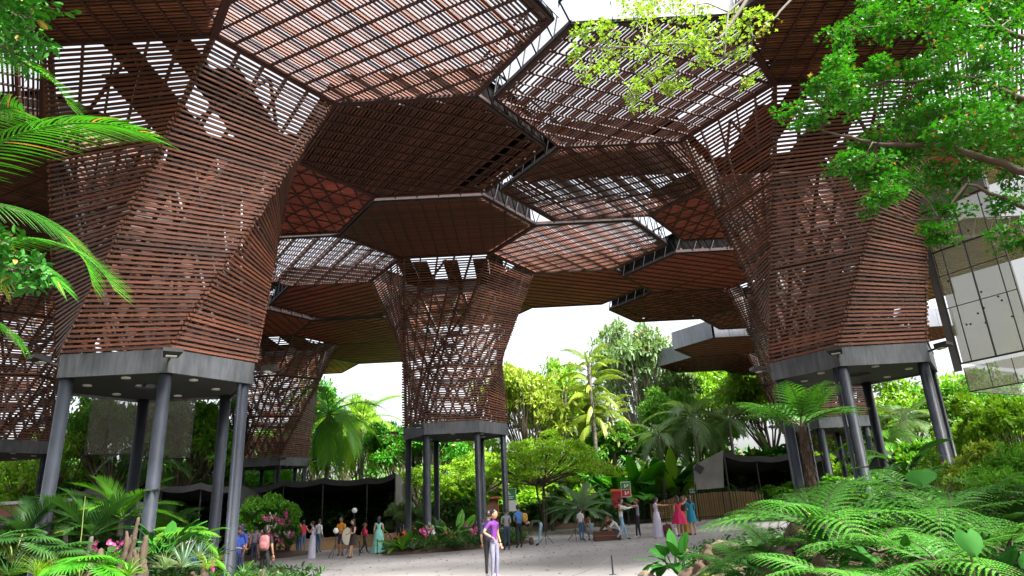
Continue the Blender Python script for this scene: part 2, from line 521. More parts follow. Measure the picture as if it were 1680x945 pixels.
        MB().add(V + [(p[0], p[1], p[2] + .04) for p in V], MB.BOXF).build("shaft_sheet", ROOF, T)
    # petals
    for k in range(6):
        spec = petals.get(k)
        if spec is None: continue
        di, dj = NEI[k]
        pc = np.array([cx + di * 1.5 * HS, cy + (di + 2 * dj) * HH])
        pv = hexv(pc[0], pc[1], HS * .988, HH * .988)
        e = top[(k + 1) % 6] - top[k]; e = e / np.linalg.norm(e); nn = np.array([-e[1], e[0]])
        rad = (pc - np.array([cx, cy])); rad /= np.linalg.norm(rad)
        if nn @ rad < 0: nn = -nn
        wood = WOODLIT if spec.get("orange") else WOOD  # orange marks petals whose slats take the painted lit tone
        # frame: thin battens below, joists above
        fr = MB()
        for o_ in np.arange(-5, 5.01, .58):
            cl = clip_line(pv, pc + e * o_, rad)
            if cl:
                a = pc + e * o_ + rad * cl[0]; b = pc + e * o_ + rad * cl[1]
                w_ = .075 if int(round(o_ / .58)) % 2 else .045
                fr.bar((*a, z - .055), (*b, z - .055), w_, .05, r=g.random())
        for o_ in np.arange(-4.0, 4.01, .93):
            cl = clip_line(pv, pc + nn * o_, e)
            if cl:
                a = pc + nn * o_ + e * cl[0]; b = pc + nn * o_ + e * cl[1]
                fr.bar((*a, z + .16), (*b, z + .16), .15 if spec.get('roof', 0) else .13, .14, r=g.random())
        if spec.get("cross"):
            for ang in (.9, -.9):
                d2 = rad * math.cos(ang) + e * math.sin(ang); n2 = np.array([-d2[1], d2[0]])
                for o_ in np.arange(-5, 5.01, .9):
                    cl = clip_line(pv, pc + n2 * o_, d2)
                    if cl:
                        fr.bar((*(pc + n2 * o_ + d2 * cl[0]), z - .06), (*(pc + n2 * o_ + d2 * cl[1]), z - .06), .045, .03, r=g.random())
        for i in range(6):
            fr.bar((*pv[i], z + .02), (*pv[(i + 1) % 6], z + .02), .1, .22, r=g.random())
        P = fr.build("petal", BATTEN, T)
        # slats
        sl = MB()
        sp = spec.get("pitch", .118)
        single = k in single_petals
        for o_ in np.arange(-4.4, 4.4, sp):
            o2 = o_ + g.uniform(-.012, .012)
            cl = clip_line(pv, pc + nn * o2, e)
            if not cl or g.random() < spec.get("miss", .01): continue
            a = pc + nn * o2 + e * (cl[0] + .04); b = pc + nn * o2 + e * (cl[1] - .04)
            w_ = spec.get("w", .064) + g.uniform(-.006, .006); zz = z + g.uniform(-.008, .008)
            if single:
                slat_obj("ceiling_slat", (*a, zz), (*b, zz), w_, .04, wood, P, base)
            else:
                sl.bar((*a, zz), (*b, zz), w_, .04, r=g.random())
        if sl.n:
            so = sl.build("ceiling_slats", wood, None, base=base); so.parent = P; tag(so, kind="stuff")
        # roof sheets, laid in strips; walls of a closed petal
        rf = spec.get("roof", 0)      # share of the petal that is roofed, from one side
        if rf > 0:
            o0, o1 = -4.6, 4.6
            side = spec.get("side", 1)
            w_ = 9.2 / 8
            for i in range(8):
                f0 = (i + .5) / 8
                if f0 > rf: continue
                oc = (o0 + (i + .5) * w_) * side
                poly = [p for p in pv]
                # clip the hexagon to the strip
                def half(poly, q, n_):
                    out = []
                    for j in range(len(poly)):
                        a, b = poly[j], poly[(j + 1) % len(poly)]
                        da, db = (a - q) @ n_, (b - q) @ n_
                        if da >= 0: out.append(a)
                        if da * db < 0: out.append(a + (b - a) * (da / (da - db)))
                    return out
                rd = spec.get("dir"); rn = nn if rd is None else np.array(rd, float) / np.linalg.norm(rd)
                poly = half(poly, pc + rn * (oc - w_ / 2 - .04), rn)
                if len(poly) > 2: poly = half(poly, pc + rn * (oc + w_ / 2 + .04), -rn)
                if len(poly) > 2:
                    zz = z + spec.get("rz", .95) + .05 * (i % 2)
                    mb = MB().prism([(p[0], p[1]) for p in poly], zz, zz + .04)
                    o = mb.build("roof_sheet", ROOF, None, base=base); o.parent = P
        if spec.get("walls", rf > .9):
            for i in range(6):
                if i in spec.get("nowall", ()): continue
                a, b = pv[i], pv[(i + 1) % 6]
                a2 = pc + (a - pc) * .965; b2 = pc + (b - pc) * .965
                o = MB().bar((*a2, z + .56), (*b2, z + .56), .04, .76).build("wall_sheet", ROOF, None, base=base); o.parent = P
        # outer edges: lattice girders and, where the edge is free, a fascia of sheets
        for i in range(6):
            nk = NEI[i]; nb = (di + nk[0], dj + nk[1])
            if nb == (0, 0) or nb in NEI: continue
            a, b = hexv(pc[0], pc[1], HS, HH)[i], hexv(pc[0], pc[1], HS, HH)[(i + 1) % 6]
            if truss:
                mb = MB()
                zt = z + 1.05
                mb.tube([(*a, z - .03), (*b, z - .03)], .05, 8); mb.tube([(*a, zt), (*b, zt)], .045, 8)
                m_ = 5
                for q in range(m_):
                    p0 = a + (b - a) * q / m_; p1 = a + (b - a) * (q + 1) / m_; pm = (p0 + p1) / 2
                    mb.tube([(*p0, z), (*pm, zt)], .026, 6); mb.tube([(*pm, zt), (*p1, z)], .026, 6)
                o = mb.build("edge_truss", GALV, None, base=base, smooth=True); o.parent = P
            if (k, i) in outer_fascia:
                out = np.array([(a + b)[0] / 2 - pc[0], (a + b)[1] / 2 - pc[1]]); out /= np.linalg.norm(out)
                m_ = 4
                for q in range(m_):
                    p0 = a + (b - a) * (q + .01) / m_ + out * (.16 + .004 * (q % 2)); p1 = a + (b - a) * (q + .99) / m_ + out * (.16 + .004 * (q % 2))
                    o = MB().bar((*p0, z + .62), (*p1, z + .62), .03, 1.4).build("fascia_panel", FASC, None, base=base); o.parent = P
    return T

CL, CC, CRT = (-9.83, 18.09), (-3.28, 35.36), (11.02, 22.0)
OPQ = lambda **k: dict(roof=1.0, **k)
OPN = lambda **k: dict(roof=0, w=.054, **k)
allf = [(k, i) for k in range(6) for i in range(6)]
# petal keys: 0 far right, 1 far, 2 far left, 3 near left, 4 near, 5 near right
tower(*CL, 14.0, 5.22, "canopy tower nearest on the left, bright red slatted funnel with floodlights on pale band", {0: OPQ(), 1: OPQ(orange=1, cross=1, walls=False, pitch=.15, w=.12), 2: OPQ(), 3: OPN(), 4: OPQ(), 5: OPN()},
      n_single=295, single_faces=(5, 0, 4, 3, 2, 1), outer_fascia=[(5, 4), (5, 5), (4, 5)], lights=(4, 5, 0), single_petals=(5, 0), seed=1)
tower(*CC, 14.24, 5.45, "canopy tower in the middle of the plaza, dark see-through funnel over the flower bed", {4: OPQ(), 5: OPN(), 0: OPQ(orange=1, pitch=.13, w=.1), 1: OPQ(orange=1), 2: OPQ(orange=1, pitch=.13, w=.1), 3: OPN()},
      n_single=295, single_faces=(4, 5, 3, 0, 2, 1), lights=(3, 4, 0), single_petals=(4, 5), seed=2, slat_h=.06, shaft_open=(1, 4, 6, 9))
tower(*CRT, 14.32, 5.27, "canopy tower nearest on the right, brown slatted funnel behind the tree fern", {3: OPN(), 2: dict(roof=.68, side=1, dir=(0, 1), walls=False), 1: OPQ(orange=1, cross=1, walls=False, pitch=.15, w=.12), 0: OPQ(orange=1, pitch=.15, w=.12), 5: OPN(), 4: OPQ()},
      n_single=295, single_faces=(4, 3, 5, 2, 0, 1), outer_fascia=[(3, 4), (4, 4), (4, 5)], lights=(3, 4, 5), single_petals=(3, 2), seed=3)
V1 = np.array([6.55, 17.27]); V2 = np.array([-14.3, 13.4])
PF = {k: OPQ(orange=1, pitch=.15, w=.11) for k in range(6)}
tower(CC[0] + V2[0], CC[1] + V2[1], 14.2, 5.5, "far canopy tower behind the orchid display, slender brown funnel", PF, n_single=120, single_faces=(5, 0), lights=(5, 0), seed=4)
tower(CL[0] + V2[0], CL[1] + V2[1], 14.1, 5.2, "canopy tower at the left edge of the photo, beside the brick building", {k: OPQ() for k in range(6)}, n_single=120, single_faces=(5, 0), seed=5)
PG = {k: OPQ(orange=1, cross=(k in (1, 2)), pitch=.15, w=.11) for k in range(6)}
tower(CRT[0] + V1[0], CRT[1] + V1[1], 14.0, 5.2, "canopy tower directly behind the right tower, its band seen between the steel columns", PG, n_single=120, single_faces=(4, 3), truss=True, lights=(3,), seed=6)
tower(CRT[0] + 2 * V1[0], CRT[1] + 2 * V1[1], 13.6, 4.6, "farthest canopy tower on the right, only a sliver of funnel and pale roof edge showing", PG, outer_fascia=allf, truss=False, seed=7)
tower(CL[0] - V1[0], CL[1] - V1[1], 14.0, 5.2, "canopy tower beside the camera, outside the left edge of the view", {k: OPQ() for k in range(6)}, truss=False, seed=8)  # unseen tower, added only to keep sky light off the left funnel
# ------------------------------------------------------------------ nets, tents, walls, fence, signs
NET = mat("grey shade net", (0.17, 0.16, 0.145), 0.75, col2=(0.13, 0.12, 0.11), scale=1.5, alpha=0.62, trans=0.35)
NETD = mat("dark shade cloth", (0.035, 0.035, 0.037), 0.8, col2=(0.022, 0.022, 0.024), scale=2, bump=0.2)
NETG = mat("grey tarpaulin", (0.20, 0.19, 0.185), 0.7, col2=(0.14, 0.135, 0.13), scale=2, bump=0.2, wear=0.3)
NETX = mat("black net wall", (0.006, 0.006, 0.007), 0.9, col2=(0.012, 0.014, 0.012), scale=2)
TAN = mat("tan rendered wall", (0.42, 0.27, 0.14), 0.85, col2=(0.33, 0.21, 0.11), scale=1.5, bump=0.2, wear=0.35)
WHITEW = mat("white wall", (0.72, 0.70, 0.70), 0.8, col2=(0.62, 0.6, 0.6), scale=1.0, wear=0.15)
COPING = mat("pale coping", (0.55, 0.55, 0.56), 0.7, col2=(0.42, 0.42, 0.43), scale=2)
BAMB = mat("bamboo canes", (0.66, 0.47, 0.20), 0.55, col2=(0.42, 0.25, 0.10), scale=3, use_rnd=True, rnd_amt=.7)
SGREEN = mat("green sign board", (0.02, 0.25, 0.06), 0.4, col2=(0.015, 0.2, 0.05), scale=3)
SRED = mat("red sign board", (0.5, 0.02, 0.02), 0.4, col2=(0.42, 0.02, 0.02), scale=3)
SWHITE = mat("white print", (0.8, 0.8, 0.8), 0.5, col2=(0.75, 0.75, 0.75), scale=3)
def brick_mat():
    m = bpy.data.materials.new("red brickwork"); m.use_nodes = True
    N = m.node_tree.nodes; L = m.node_tree.links
    tc = N.new("ShaderNodeTexCoord"); mp = N.new("ShaderNodeMapping"); mp.inputs["Rotation"].default_value = (math.radians(90), 0, 0)
    b = N.new("ShaderNodeTexBrick"); b.inputs["Color1"].default_value = (.30, .085, .045, 1); b.inputs["Color2"].default_value = (.2, .055, .035, 1)
    b.inputs["Mortar"].default_value = (.25, .22, .2, 1); b.inputs["Scale"].default_value = 4.0; b.inputs["Mortar Size"].default_value = .02
    L.new(tc.outputs["Object"], mp.inputs[0]); L.new(mp.outputs[0], b.inputs[0]); L.new(b.outputs[0], N["Principled BSDF"].inputs["Base Color"])
    N["Principled BSDF"].inputs["Roughness"].default_value = .85
    return m
BRICK = brick_mat()

# the hanging net enclosure right of the right tower
def net_box():
    c0 = at(1580, 597, 21.0)                      # lower left corner of the big face
    zb = c0[2]
    d = np.array([0.47, -0.88, 0.0]); d /= np.linalg.norm(d)      # along the big face, towards the camera
    s = np.array([-0.88, -0.47, 0.0])                              # outwards (to the left)
    zt = at(1528, 330, 21.0)[2] + .35
    T = thing("net_enclosure", "big pale net box with dark cables hanging beside the right tower", "net enclosure", (c0[0], c0[1], zb - 1.2))
    W, Dp = 2.1, 3.0
    def sheet(name, o, u, lu, v, lv, bulge=(0, 0, 0), n=9, m=NET):
        P = np.zeros((n, n, 3))
        for i in range(n):
            for j in range(n):
                a, b = i / (n - 1), j / (n - 1)
                P[i, j] = o + u * lu * a + v * lv * b + np.array(bulge) * math.sin(math.pi * a) * math.sin(math.pi * b)
        return MB().grid(P).build(name, m, T, smooth=True)
    up = np.array([0, 0, 1.0]); o = np.array([c0[0], c0[1], zb])
    nrm = np.array([-d[1], d[0], 0]); nrm = nrm if nrm @ -c0 > 0 else -nrm
    sheet("net_panel", o, d, W, up, zt - zb, nrm * .1)
    back = -nrm * Dp
    sheet("net_panel", o, -nrm, Dp, up, zt - zb, -d * .08)
    sheet("net_panel", o + back, d, W, up, zt - zb, nrm * .05)
    sheet("net_panel", o + up * (zt - zb), d, W, -nrm, Dp)
    sheet("hem_panel", o - up * .12 + nrm * .02 + d * .0, d, W, -up, .75)
    sheet("hem_panel", o - up * .12, -nrm, Dp, -up, .75)
    edge = -d * .32
    sheet("side_strip", o + edge + up * -.2, d, .26, up, zt - zb + .2, m=NETG)
    def cable(a, b, r=.022):
        MB().tube([a, b], r, 6).build("cable", BLACK, T)
    f = nrm * .12
    H = zt - zb
    for u in (0.0, .16, .5, .86, 1.0):
        cable(o + f + d * W * u, o + f + d * W * u + up * H, .026 if u in (.0, .5) else .018)
    for v in (0.0, .3, .48, .62, .86):
        cable(o + f + up * H * v, o + f + d * W + up * H * v, .03 if v in (0.0, .62) else .014)
    for u in (0, .33, .66, 1.0):
        cable(o + nrm * .03 + d * W * u - up * .12, o + nrm * .03 + d * W * u - up * .87, .012)
    cable(o + nrm * .03 - up * .87, o + nrm * .03 + d * W - up * .87, .02)
    cable(o - up * .87, o + back - up * .87, .02)
    g = random.Random(4)
    for i in range(16):
        q = o + f * 1.15 + d * W * g.uniform(.08, .95) + up * H * g.uniform(.1, .95)
        MB().tube([q, q + nrm * .02], .032, 8).build("clip", BLACK, T)
    MB().bar(o + f + up * H * .72 + d * W * .03, o + f + up * H * .76 + d * W * .62, .02, .13).build("light_strip", SWHITE, T)
    MB().bar(o + f * .5 + up * H * .9, o + f * .5 + d * W + up * H * .9, .25, .45).build("box_beam", NETG, T)
net_box()
# net panels hung behind the left tower
for i, (x0, x1, y0, y1, lab) in enumerate(((140, 222, 645, 746, "hanging grey net panel behind the left tower's second column"), (236, 312, 645, 752, "narrower hanging net panel nearer the plaza, seen behind the left tower"))):
    Y = 30 + i * .8
    p = at(x0, y1, Y); q = at(x1, y1, Y); zt = at((x0 + x1) / 2, y0 - 60, Y)[2]
    T = thing("hanging_net", lab, "hanging net", p, "net panels hung behind the left tower")
    n = 8; P = np.zeros((n, n, 3))
    for a in range(n):
        for b in range(n):
            u, v = a / (n - 1), b / (n - 1)
            P[a, b] = p + (q - p) * u + np.array([0, -.12 * math.sin(math.pi * v) + .05 * math.sin(6 * u), (zt - p[2]) * v])
    MB().grid(P).build("cloth", NET, T, smooth=True)
    for u in (0, .38, .74, 1):
        a = p + (q - p) * u
        MB().tube([a + (0, -.06, 0), a + (0, -.06, zt - p[2])], .02, 6).build("cable", BLACK, T)
    MB().tube([p + (0, -.05, 0), q + (0, -.05, 0)], .03, 6).build("hem_bar", DSTEEL, T)

# shade-cloth tents
def tent(label, front, back_dy, sag, zwall, roofm, endm=None, poles=(), seed=1, ends=(True, True)):
    """front: points of the roof's front edge (x, y, z)"""
    g = np.random.default_rng(seed)
    F = np.array(front); base = np.array([F[:, 0].mean(), F[0, 1], gz(F[:, 0].mean(), F[0, 1])])
    T = thing("shade_tent", label, "shade tent", base)
    m = 7; rows = []
    for i in range(m):
        t = i / (m - 1)
        R = F.copy(); R[:, 1] += back_dy * t
        R[:, 2] += -sag * math.sin(math.pi * t) + .25 * math.sin(3.1 * t * math.pi) * g.random(len(F)) - .5 * t
        rows.append(R)
    # subdivide along the front edge with sagging cloth between the poles
    P = []
    for R in rows:
        line = []
        for a, b in zip(R[:-1], R[1:]):
            for u in np.linspace(0, 1, 6)[:-1]:
                line.append(a + (b - a) * u - np.array([0, 0, .16 * math.sin(math.pi * u)]))
        line.append(R[-1]); P.append(line)
    P = np.array(P)
    MB().grid(P).build("roof_cloth", roofm, T, smooth=True)
    val = np.stack([P[0] + np.array([0, -.05, .0]), P[0] + np.array([0, -.1, -.35])])
    MB().grid(val).build("valance", roofm, T, smooth=True)
    zb = zwall
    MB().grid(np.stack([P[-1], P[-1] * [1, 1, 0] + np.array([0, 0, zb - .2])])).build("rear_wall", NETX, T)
    for e, on in ((0, ends[0]), (-1, ends[1])):
        if on:
            col = P[:, e]
            n2 = 5
            Q = np.array([[c * [1, 1, 0] + np.array([.08 * math.sin(9 * t + i), 0, c[2] * (1 - t) + zb * t]) for t in np.linspace(0, 1, n2)] for i, c in enumerate(col)])
            MB().grid(Q).build("end_wall", endm or roofm, T, smooth=True)
    for x, y, z in front:
        MB().tube([(x, y + .1, gz(x, y) - .1), (x, y + .1, z)], .04, 6).build("pole", BLACK, T)
    return T
tent("long black shade tent behind the tan wall, left of the middle tower", [at(405, 800, 45), at(465, 788, 45), at(530, 784, 45), at(602, 784, 45), at(648, 776, 45)], 9, .3, .3, NETD, NETG, seed=2)
tent("low dark shade tent behind the left tower's columns", [at(205, 800, 40), at(265, 795, 40), at(330, 792, 40), at(395, 795, 40)], 8, .3, .2, NETD, NETD, seed=3)
tent("small grey tarpaulin shelter left of the black tents", [at(122, 802, 36), at(150, 800, 36), at(212, 812, 36)], 3, .2, .4, NETG, NETG, seed=4)
tent("dark shade tent with grey end flap beside the iron fence", [at(1187, 740, 45), at(1240, 748, 45), at(1300, 742, 45), at(1360, 745, 45)], 8, .3, .4, NETD, NETG, seed=5, ends=(False, True))
tent("little dark shelter behind the right tower's thick column", [at(1446, 738, 34), at(1490, 736, 34)], 3, .2, .4, NETD, NETD, seed=6)
# grey flap of the tent by the fence
p0, p1, p2, p3 = at(1137, 764, 44.6), at(1187, 738, 44.9), at(1187, 800, 44.9), at(1140, 804, 44.6)
P = np.array([[p0 * (1 - u) + p1 * u + (p3 * (1 - u) + p2 * u - p0 * (1 - u) - p1 * u) * v + np.array([0, -.08 * math.sin(3 * u + 5 * v), 0]) for v in np.linspace(0, 1, 7)] for u in np.linspace(0, 1, 7)])
T = thing("tent_flap", "stiff grey tarpaulin flap hanging at the tent corner by the bamboo fence", "tarpaulin", (p3[0], p3[1], gz(p3[0], p3[1])))
MB().grid(P).build("cloth", NETG, T, smooth=True)
for q, h in ((p1, p1[2]), (p0, p0[2])):
    MB().tube([(q[0], q[1] + .08, gz(q[0], q[1]) - .1), (q[0], q[1] + .08, h)], .05, 6).build("pole", BLACK, T)
MB().bar(p0 + (0.1, -.1, -.05), p0 + (.55, -.1, -.35), .03, .45).build("vent_flap", NETD, T)

# low tan wall before the black tent
a, b = at(455, 884, 41.5), at(655, 874, 41.5)
T = thing("garden_wall", "low tan garden wall in front of the black tent", "wall", (a[0], 41.5, gz(a[0], 41.5)))
n = 7
for i in range(n):
    u0, u1 = i / n, (i + 1) / n
    p = a + (b - a) * u0; q = a + (b - a) * u1; zt = gz((p + q)[0] / 2, 41.5) + .62
    MB().box(((p[0] + q[0]) / 2, 41.5, zt - .4), (q[0] - p[0] - .012, .3, .8)).build("wall_block", TAN, T)
    MB().box(((p[0] + q[0]) / 2, 41.5, zt + .03), (q[0] - p[0] - .006, .38, .055)).build("coping", TAN, T)
# brick building on the left
a, b = at(22, 892, 38), at(112, 888, 38); zt = at(60, 826, 38)[2]
T = thing("brick_building", "small red brick building at the left edge, behind the steel columns", "building", (a[0], 38, gz(a[0], 38)))
MB().box(((a[0] + b[0]) / 2 - 1, 40, zt / 2 - .3), (b[0] - a[0] + 2, 4, zt + .6)).build("wall", BRICK, T)
MB().box(((a[0] + b[0]) / 2 - 1, 40, zt + .09), (b[0] - a[0] + 2.3, 4.3, .16)).build("coping", COPING, T)
MB().box((a[0] - .6, 37.99, zt * .42), (1.3, .08, zt * .8)).build("door", SOFF, T)
# white building behind the fence
a, b = at(862, 840, 60), at(1010, 832, 60); zt = at(930, 768, 60)[2]
T = thing("white_building", "white walled building half hidden behind the spreading tree", "building", (a[0], 60, gz(a[0], 48)))
MB().box(((a[0] + b[0]) / 2, 63, zt / 2), (b[0] - a[0], 6, zt)).build("wall", WHITEW, T)
MB().box(((a[0] + b[0]) / 2, 63, zt + .1), (b[0] - a[0] + .6, 6.6, .18)).build("roof", COPING, T)
for i in range(3):
    MB().box((a[0] + 1.5 + i * 2.4, 59.98, zt * .45), (1.2, .1, 1.1)).build("window", SOFF, T)
a, b = at(784, 846, 52), at(818, 846, 52); zt = at(800, 818, 52)[2]
T = thing("brick_kiosk", "low orange brick kiosk seen between the middle tower's right columns", "kiosk", (a[0], 52, gz(a[0], 48)))
MB().box(((a[0] + b[0]) / 2, 52.6, zt / 2), (b[0] - a[0], 1.2, zt)).build("wall", BRICK, T)
MB().box(((a[0] + b[0]) / 2, 52.6, zt + .05), (b[0] - a[0] + .3, 1.5, .12)).build("roof", mat("clay roof", (.45, .14, .07), .8, col2=(.36, .1, .05), scale=3), T)

# iron fence, with a bamboo screen behind its right half
def fence(label, A, B, h, step=.16, m=BLACK):
    A = np.array(A[:2]); B = np.array(B[:2]); L_ = np.linalg.norm(B - A); d = (B - A) / L_
    T = thing("iron_fence", label, "fence", (A[0], A[1], gz(*A)))
    b0 = np.array(T["_b"])
    me = MB().box((0, 0, h / 2), (.022, .022, h)).mesh("bar", False, [m])
    n = int(L_ / step)
    for i in range(n + 1):
        p = A + d * step * i
        link("bar", me, T, (p[0] - b0[0], p[1] - b0[1], gz(*p) - b0[2]))
    for zz in (.18, h - .18):
        MB().bar((*A, gz(*A) + zz), (*B, gz(*B) + zz), .03, .045).build("rail", m, T)
    for i in range(0, n + 1, 14):
        p = A + d * step * i + np.array([0, .04])
        MB().box((p[0], p[1], gz(*p) + h / 2), (.07, .07, h + .1)).build("post", m, T)
    return T
FA, FB, FC = ong(862, 873), ong(1060, 862), ong(1200, 851)
FA = np.array([1.0, 50.5, 0]); FB = np.array([9.2, 49.0, 0]); FC = np.array([15.5, 46.0, 0])
fence("black iron railing behind the cycad", FA, FB, 1.9)
fence("black iron railing in front of the bamboo screen", FB, FC, 1.9)
A = FB[:2] + (-.4, .35); B = FC[:2] + (0.2, .35)
T = thing("bamboo_screen", "pale split bamboo screen behind the dressed-up women", "screen", (A[0], A[1], gz(*A)))
g = random.Random(3); b0 = np.array(T["_b"]); L_ = np.linalg.norm(B - A); n = int(L_ / .085)
me = MB().tube([(0, 0, 0), (0, 0, .5), (0, 0, 1)], .038, 6).mesh("cane", True, [BAMB])
for i in range(n):
    u = i / n
    p = A + (B - A) * u
    hh = 1.25 + .45 * math.sin(u * 2.6) + g.uniform(-.05, .05)
    link("cane", me, T, (p[0] - b0[0], p[1] - b0[1] + g.uniform(-.01, .01), gz(*p) - b0[2]), (0, g.uniform(-.02, .02), 0), (1, 1, hh))
for zz in (.3, .95):
    MB().bar((*(A + (0, .05)), gz(*A) + zz), (*(B + (0, .05)), gz(*B) + zz), .03, .05).build("cross_pole", BAMB, T)
fence("dark railing of the planter under the middle tower's left columns", at(652, 880, 38.5), at(704, 880, 38.5), 1.3, .12)

# signs
def sign(label, px, ytop, ybot, wpx, Y, top, low=None, post=True, pict=0):
    p = at(px, ybot, Y); q = at(px, ytop, Y); w = wpx * mpp(Y)
    g0 = gz(p[0], Y)
    T = thing("sign", label, "sign", (p[0], Y, g0))
    zt, zb = q[2], p[2]
    hm = (zt - zb)
    if post:
        MB().tube([(p[0], Y + .05, g0 - .1), (p[0], Y + .05, zt)], .03, 8).build("post", DSTEEL, T)
    MB().box((p[0], Y + .012, (zt + zb) / 2), (w + .06, .02, hm + .06)).build("backing", SWHITE, T)
    if low:
        MB().box((p[0], Y - .01, zb + hm * .75), (w, .02, hm * .48)).build("board", top, T)
        MB().box((p[0], Y - .01, zb + hm * .25), (w, .02, hm * .48)).build("board", low, T)
        zs = (zb + hm * .75, zb + hm * .25); hs = hm * .48
    else:
        MB().box((p[0], Y - .01, (zt + zb) / 2), (w, .02, hm)).build("board", top, T)
        zs = ((zt + zb) / 2,); hs = hm
    for i, zz in enumerate(zs):
        mb = MB()
        if pict == 0:
            mb.tube([(p[0] - w * .05, Y - .028, zz + hs * .18), (p[0] - w * .05, Y - .022, zz + hs * .18)], hs * .1, 10)
            mb.add([(p[0] - w * .2, Y - .024, zz - hs * .02), (p[0] + w * .15, Y - .024, zz - hs * .02), (p[0] + w * .05, Y - .024, zz + hs * .1), (p[0] - w * .12, Y - .024, zz + hs * .08)], [(0, 1, 2, 3)])
            mb.box((p[0], Y - .024, zz - hs * .18), (w * .7, .006, hs * .07)); mb.box((p[0], Y - .024, zz - hs * .32), (w * .5, .006, hs * .07))
        else:
            mb.box((p[0] - w * .1, Y - .024, zz), (w * .12, .006, hs * .55)); mb.bar((p[0] - w * .1, Y - .024, zz - hs * .2), (p[0] + w * .25, Y - .024, zz + hs * .1), .006, hs * .12)
            mb.box((p[0] + w * .22, Y - .024, zz + hs * .1), (w * .16, .006, hs * .3))
        mb.build("pictogram", SWHITE, T)
    return T
s = sign("green board on a post with a paper sheet below, right of the middle tower", 836, 802, 821, 20, 43, SGREEN)
p = at(841, 830, 43); MB().box((p[0], 42.97, p[2]), (.5, .02, .62)).build("paper_sheet", SWHITE, s)
sign("green and red safety sign on a post above the cycad's right side", 1028, 791, 815, 14, 46, SGREEN, SRED, pict=1)
sign("tiny green plate on the fence by the tarpaulin flap", 1137, 803, 808, 8, 46.8, SGREEN)
p = at(1014, 833, 47.2)
T = thing("red_cabinet", "red fire cabinet with a sloped lid beside the safety sign", "cabinet", (p[0], 47.2, gz(p[0], 47.2)))
MB().box((p[0], 47.5, p[2] + .5), (.62, .5, 1.0)).build("body", SRED, T)
MB().add([(p[0] - .34, 47.2, p[2] + 1.0), (p[0] + .34, 47.2, p[2] + 1.0), (p[0] + .34, 47.8, p[2] + 1.0), (p[0] - .34, 47.8, p[2] + 1.0), (p[0] - .34, 47.2, p[2] + 1.04), (p[0] + .34, 47.2, p[2] + 1.04), (p[0] + .34, 47.8, p[2] + 1.2), (p[0] - .34, 47.8, p[2] + 1.2)], MB.BOXF).build("lid", SRED, T)
MB().tube([(p[0], 47.5, gz(p[0], 47) - .1), (p[0], 47.5, p[2])], .06, 8).build("stand", DSTEEL, T)

# rope posts on the plaza
def rope_post(px, ytop, Y, label, group="rope barrier posts"):
    q = at(px, ytop, Y); g0 = gz(q[0], Y)
    mb = MB().tube([(q[0], Y, g0 - .05), (q[0], Y, q[2] - .02), (q[0], Y, q[2])], [.022, .022, .012], 8)
    mb.tube([(q[0], Y, g0), (q[0], Y, g0 + .015)], .09, 12)
    solo(mb, "rope_post", BLACK, label, "post", group, base=(q[0], Y, g0))
    return q
q1 = rope_post(478, 926, 22, "short black rope post at the bottom edge, left of the other near post")
q2 = rope_post(522, 932, 21, "short black rope post at the bottom edge, second from the left")
q3 = rope_post(1003, 910, 17.5, "black rope post standing alone before the leafy bed")
q4 = rope_post(590, 887, 33.5, "thin dark post beside the running girl in red")
q5 = rope_post(619, 884, 33.3, "thin dark post beside the teal dress by the flower bed")
def rope(a, b, lab, sag=.12):
    P = [a + (b - a) * t - np.array([0, 0, sag * 4 * t * (1 - t)]) for t in np.linspace(0, 1, 12)]
    solo(MB().tube(P, .006, 5), "rope", mat("grey rope", (.09, .085, .08), .8, col2=(.06, .055, .05), scale=9), lab, "rope", base=a)
up = np.array([0, 0, -.04])
rope(q1 + up, q2 + up, "thin rope between the two short posts at the bottom edge", .05)
rope(q3 + up, at(938, 945, 17.0), "thin rope running down left from the lone black post", .05)
# ------------------------------------------------------------------ vegetation
G_MID = leafmat("mid green leaves", (0.045, 0.17, 0.012), (0.13, 0.34, 0.022))
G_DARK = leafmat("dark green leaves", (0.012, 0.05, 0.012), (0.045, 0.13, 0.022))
G_LIME = leafmat("lime green leaves", (0.09, 0.25, 0.010), (0.25, 0.43, 0.025))
G_YEL = leafmat("yellow green leaves", (0.14, 0.25, 0.018), (0.33, 0.40, 0.045))
G_GREY = leafmat("grey green leaves", (0.08, 0.17, 0.06), (0.20, 0.30, 0.12))
G_VIV = leafmat("vivid green leaves", (0.012, 0.105, 0.004), (0.07, 0.31, 0.012), trans=.28)
G_FERN = leafmat("fern green", (0.018, 0.105, 0.010), (0.085, 0.27, 0.025), trans=.22, wither=.996)
G_BLUE = leafmat("blue green blades", (0.09, 0.18, 0.13), (0.18, 0.28, 0.2))
G_GLOSS = leafmat("glossy deep green leaves", (0.010, 0.075, 0.007), (0.03, 0.14, 0.012), rough=.75, trans=.1, spec=.15)
G_BRANCH = leafmat("fresh light green leaves", (0.09, 0.23, 0.015), (0.24, 0.36, 0.04))
G_BRIGHT = leafmat("bright lime leaflets", (0.15, 0.36, 0.010), (0.32, 0.53, 0.025))
G_CYC = leafmat("pale cycad leaflets", (0.18, 0.34, 0.18), (0.42, 0.56, 0.38), trans=.2)
BARK = mat("brown bark", (0.10, 0.07, 0.05), 0.9, col2=(0.05, 0.034, 0.024), scale=5, stretch=(1, 1, .3), bump=.6, bscale=10)
BARKG = mat("grey bark", (0.20, 0.18, 0.155), 0.9, col2=(0.11, 0.095, 0.08), scale=5, stretch=(1, 1, .3), bump=.5, bscale=10)
STALK = mat("green stalk", (0.10, 0.17, 0.03), 0.6, col2=(0.15, 0.14, 0.04), scale=5)
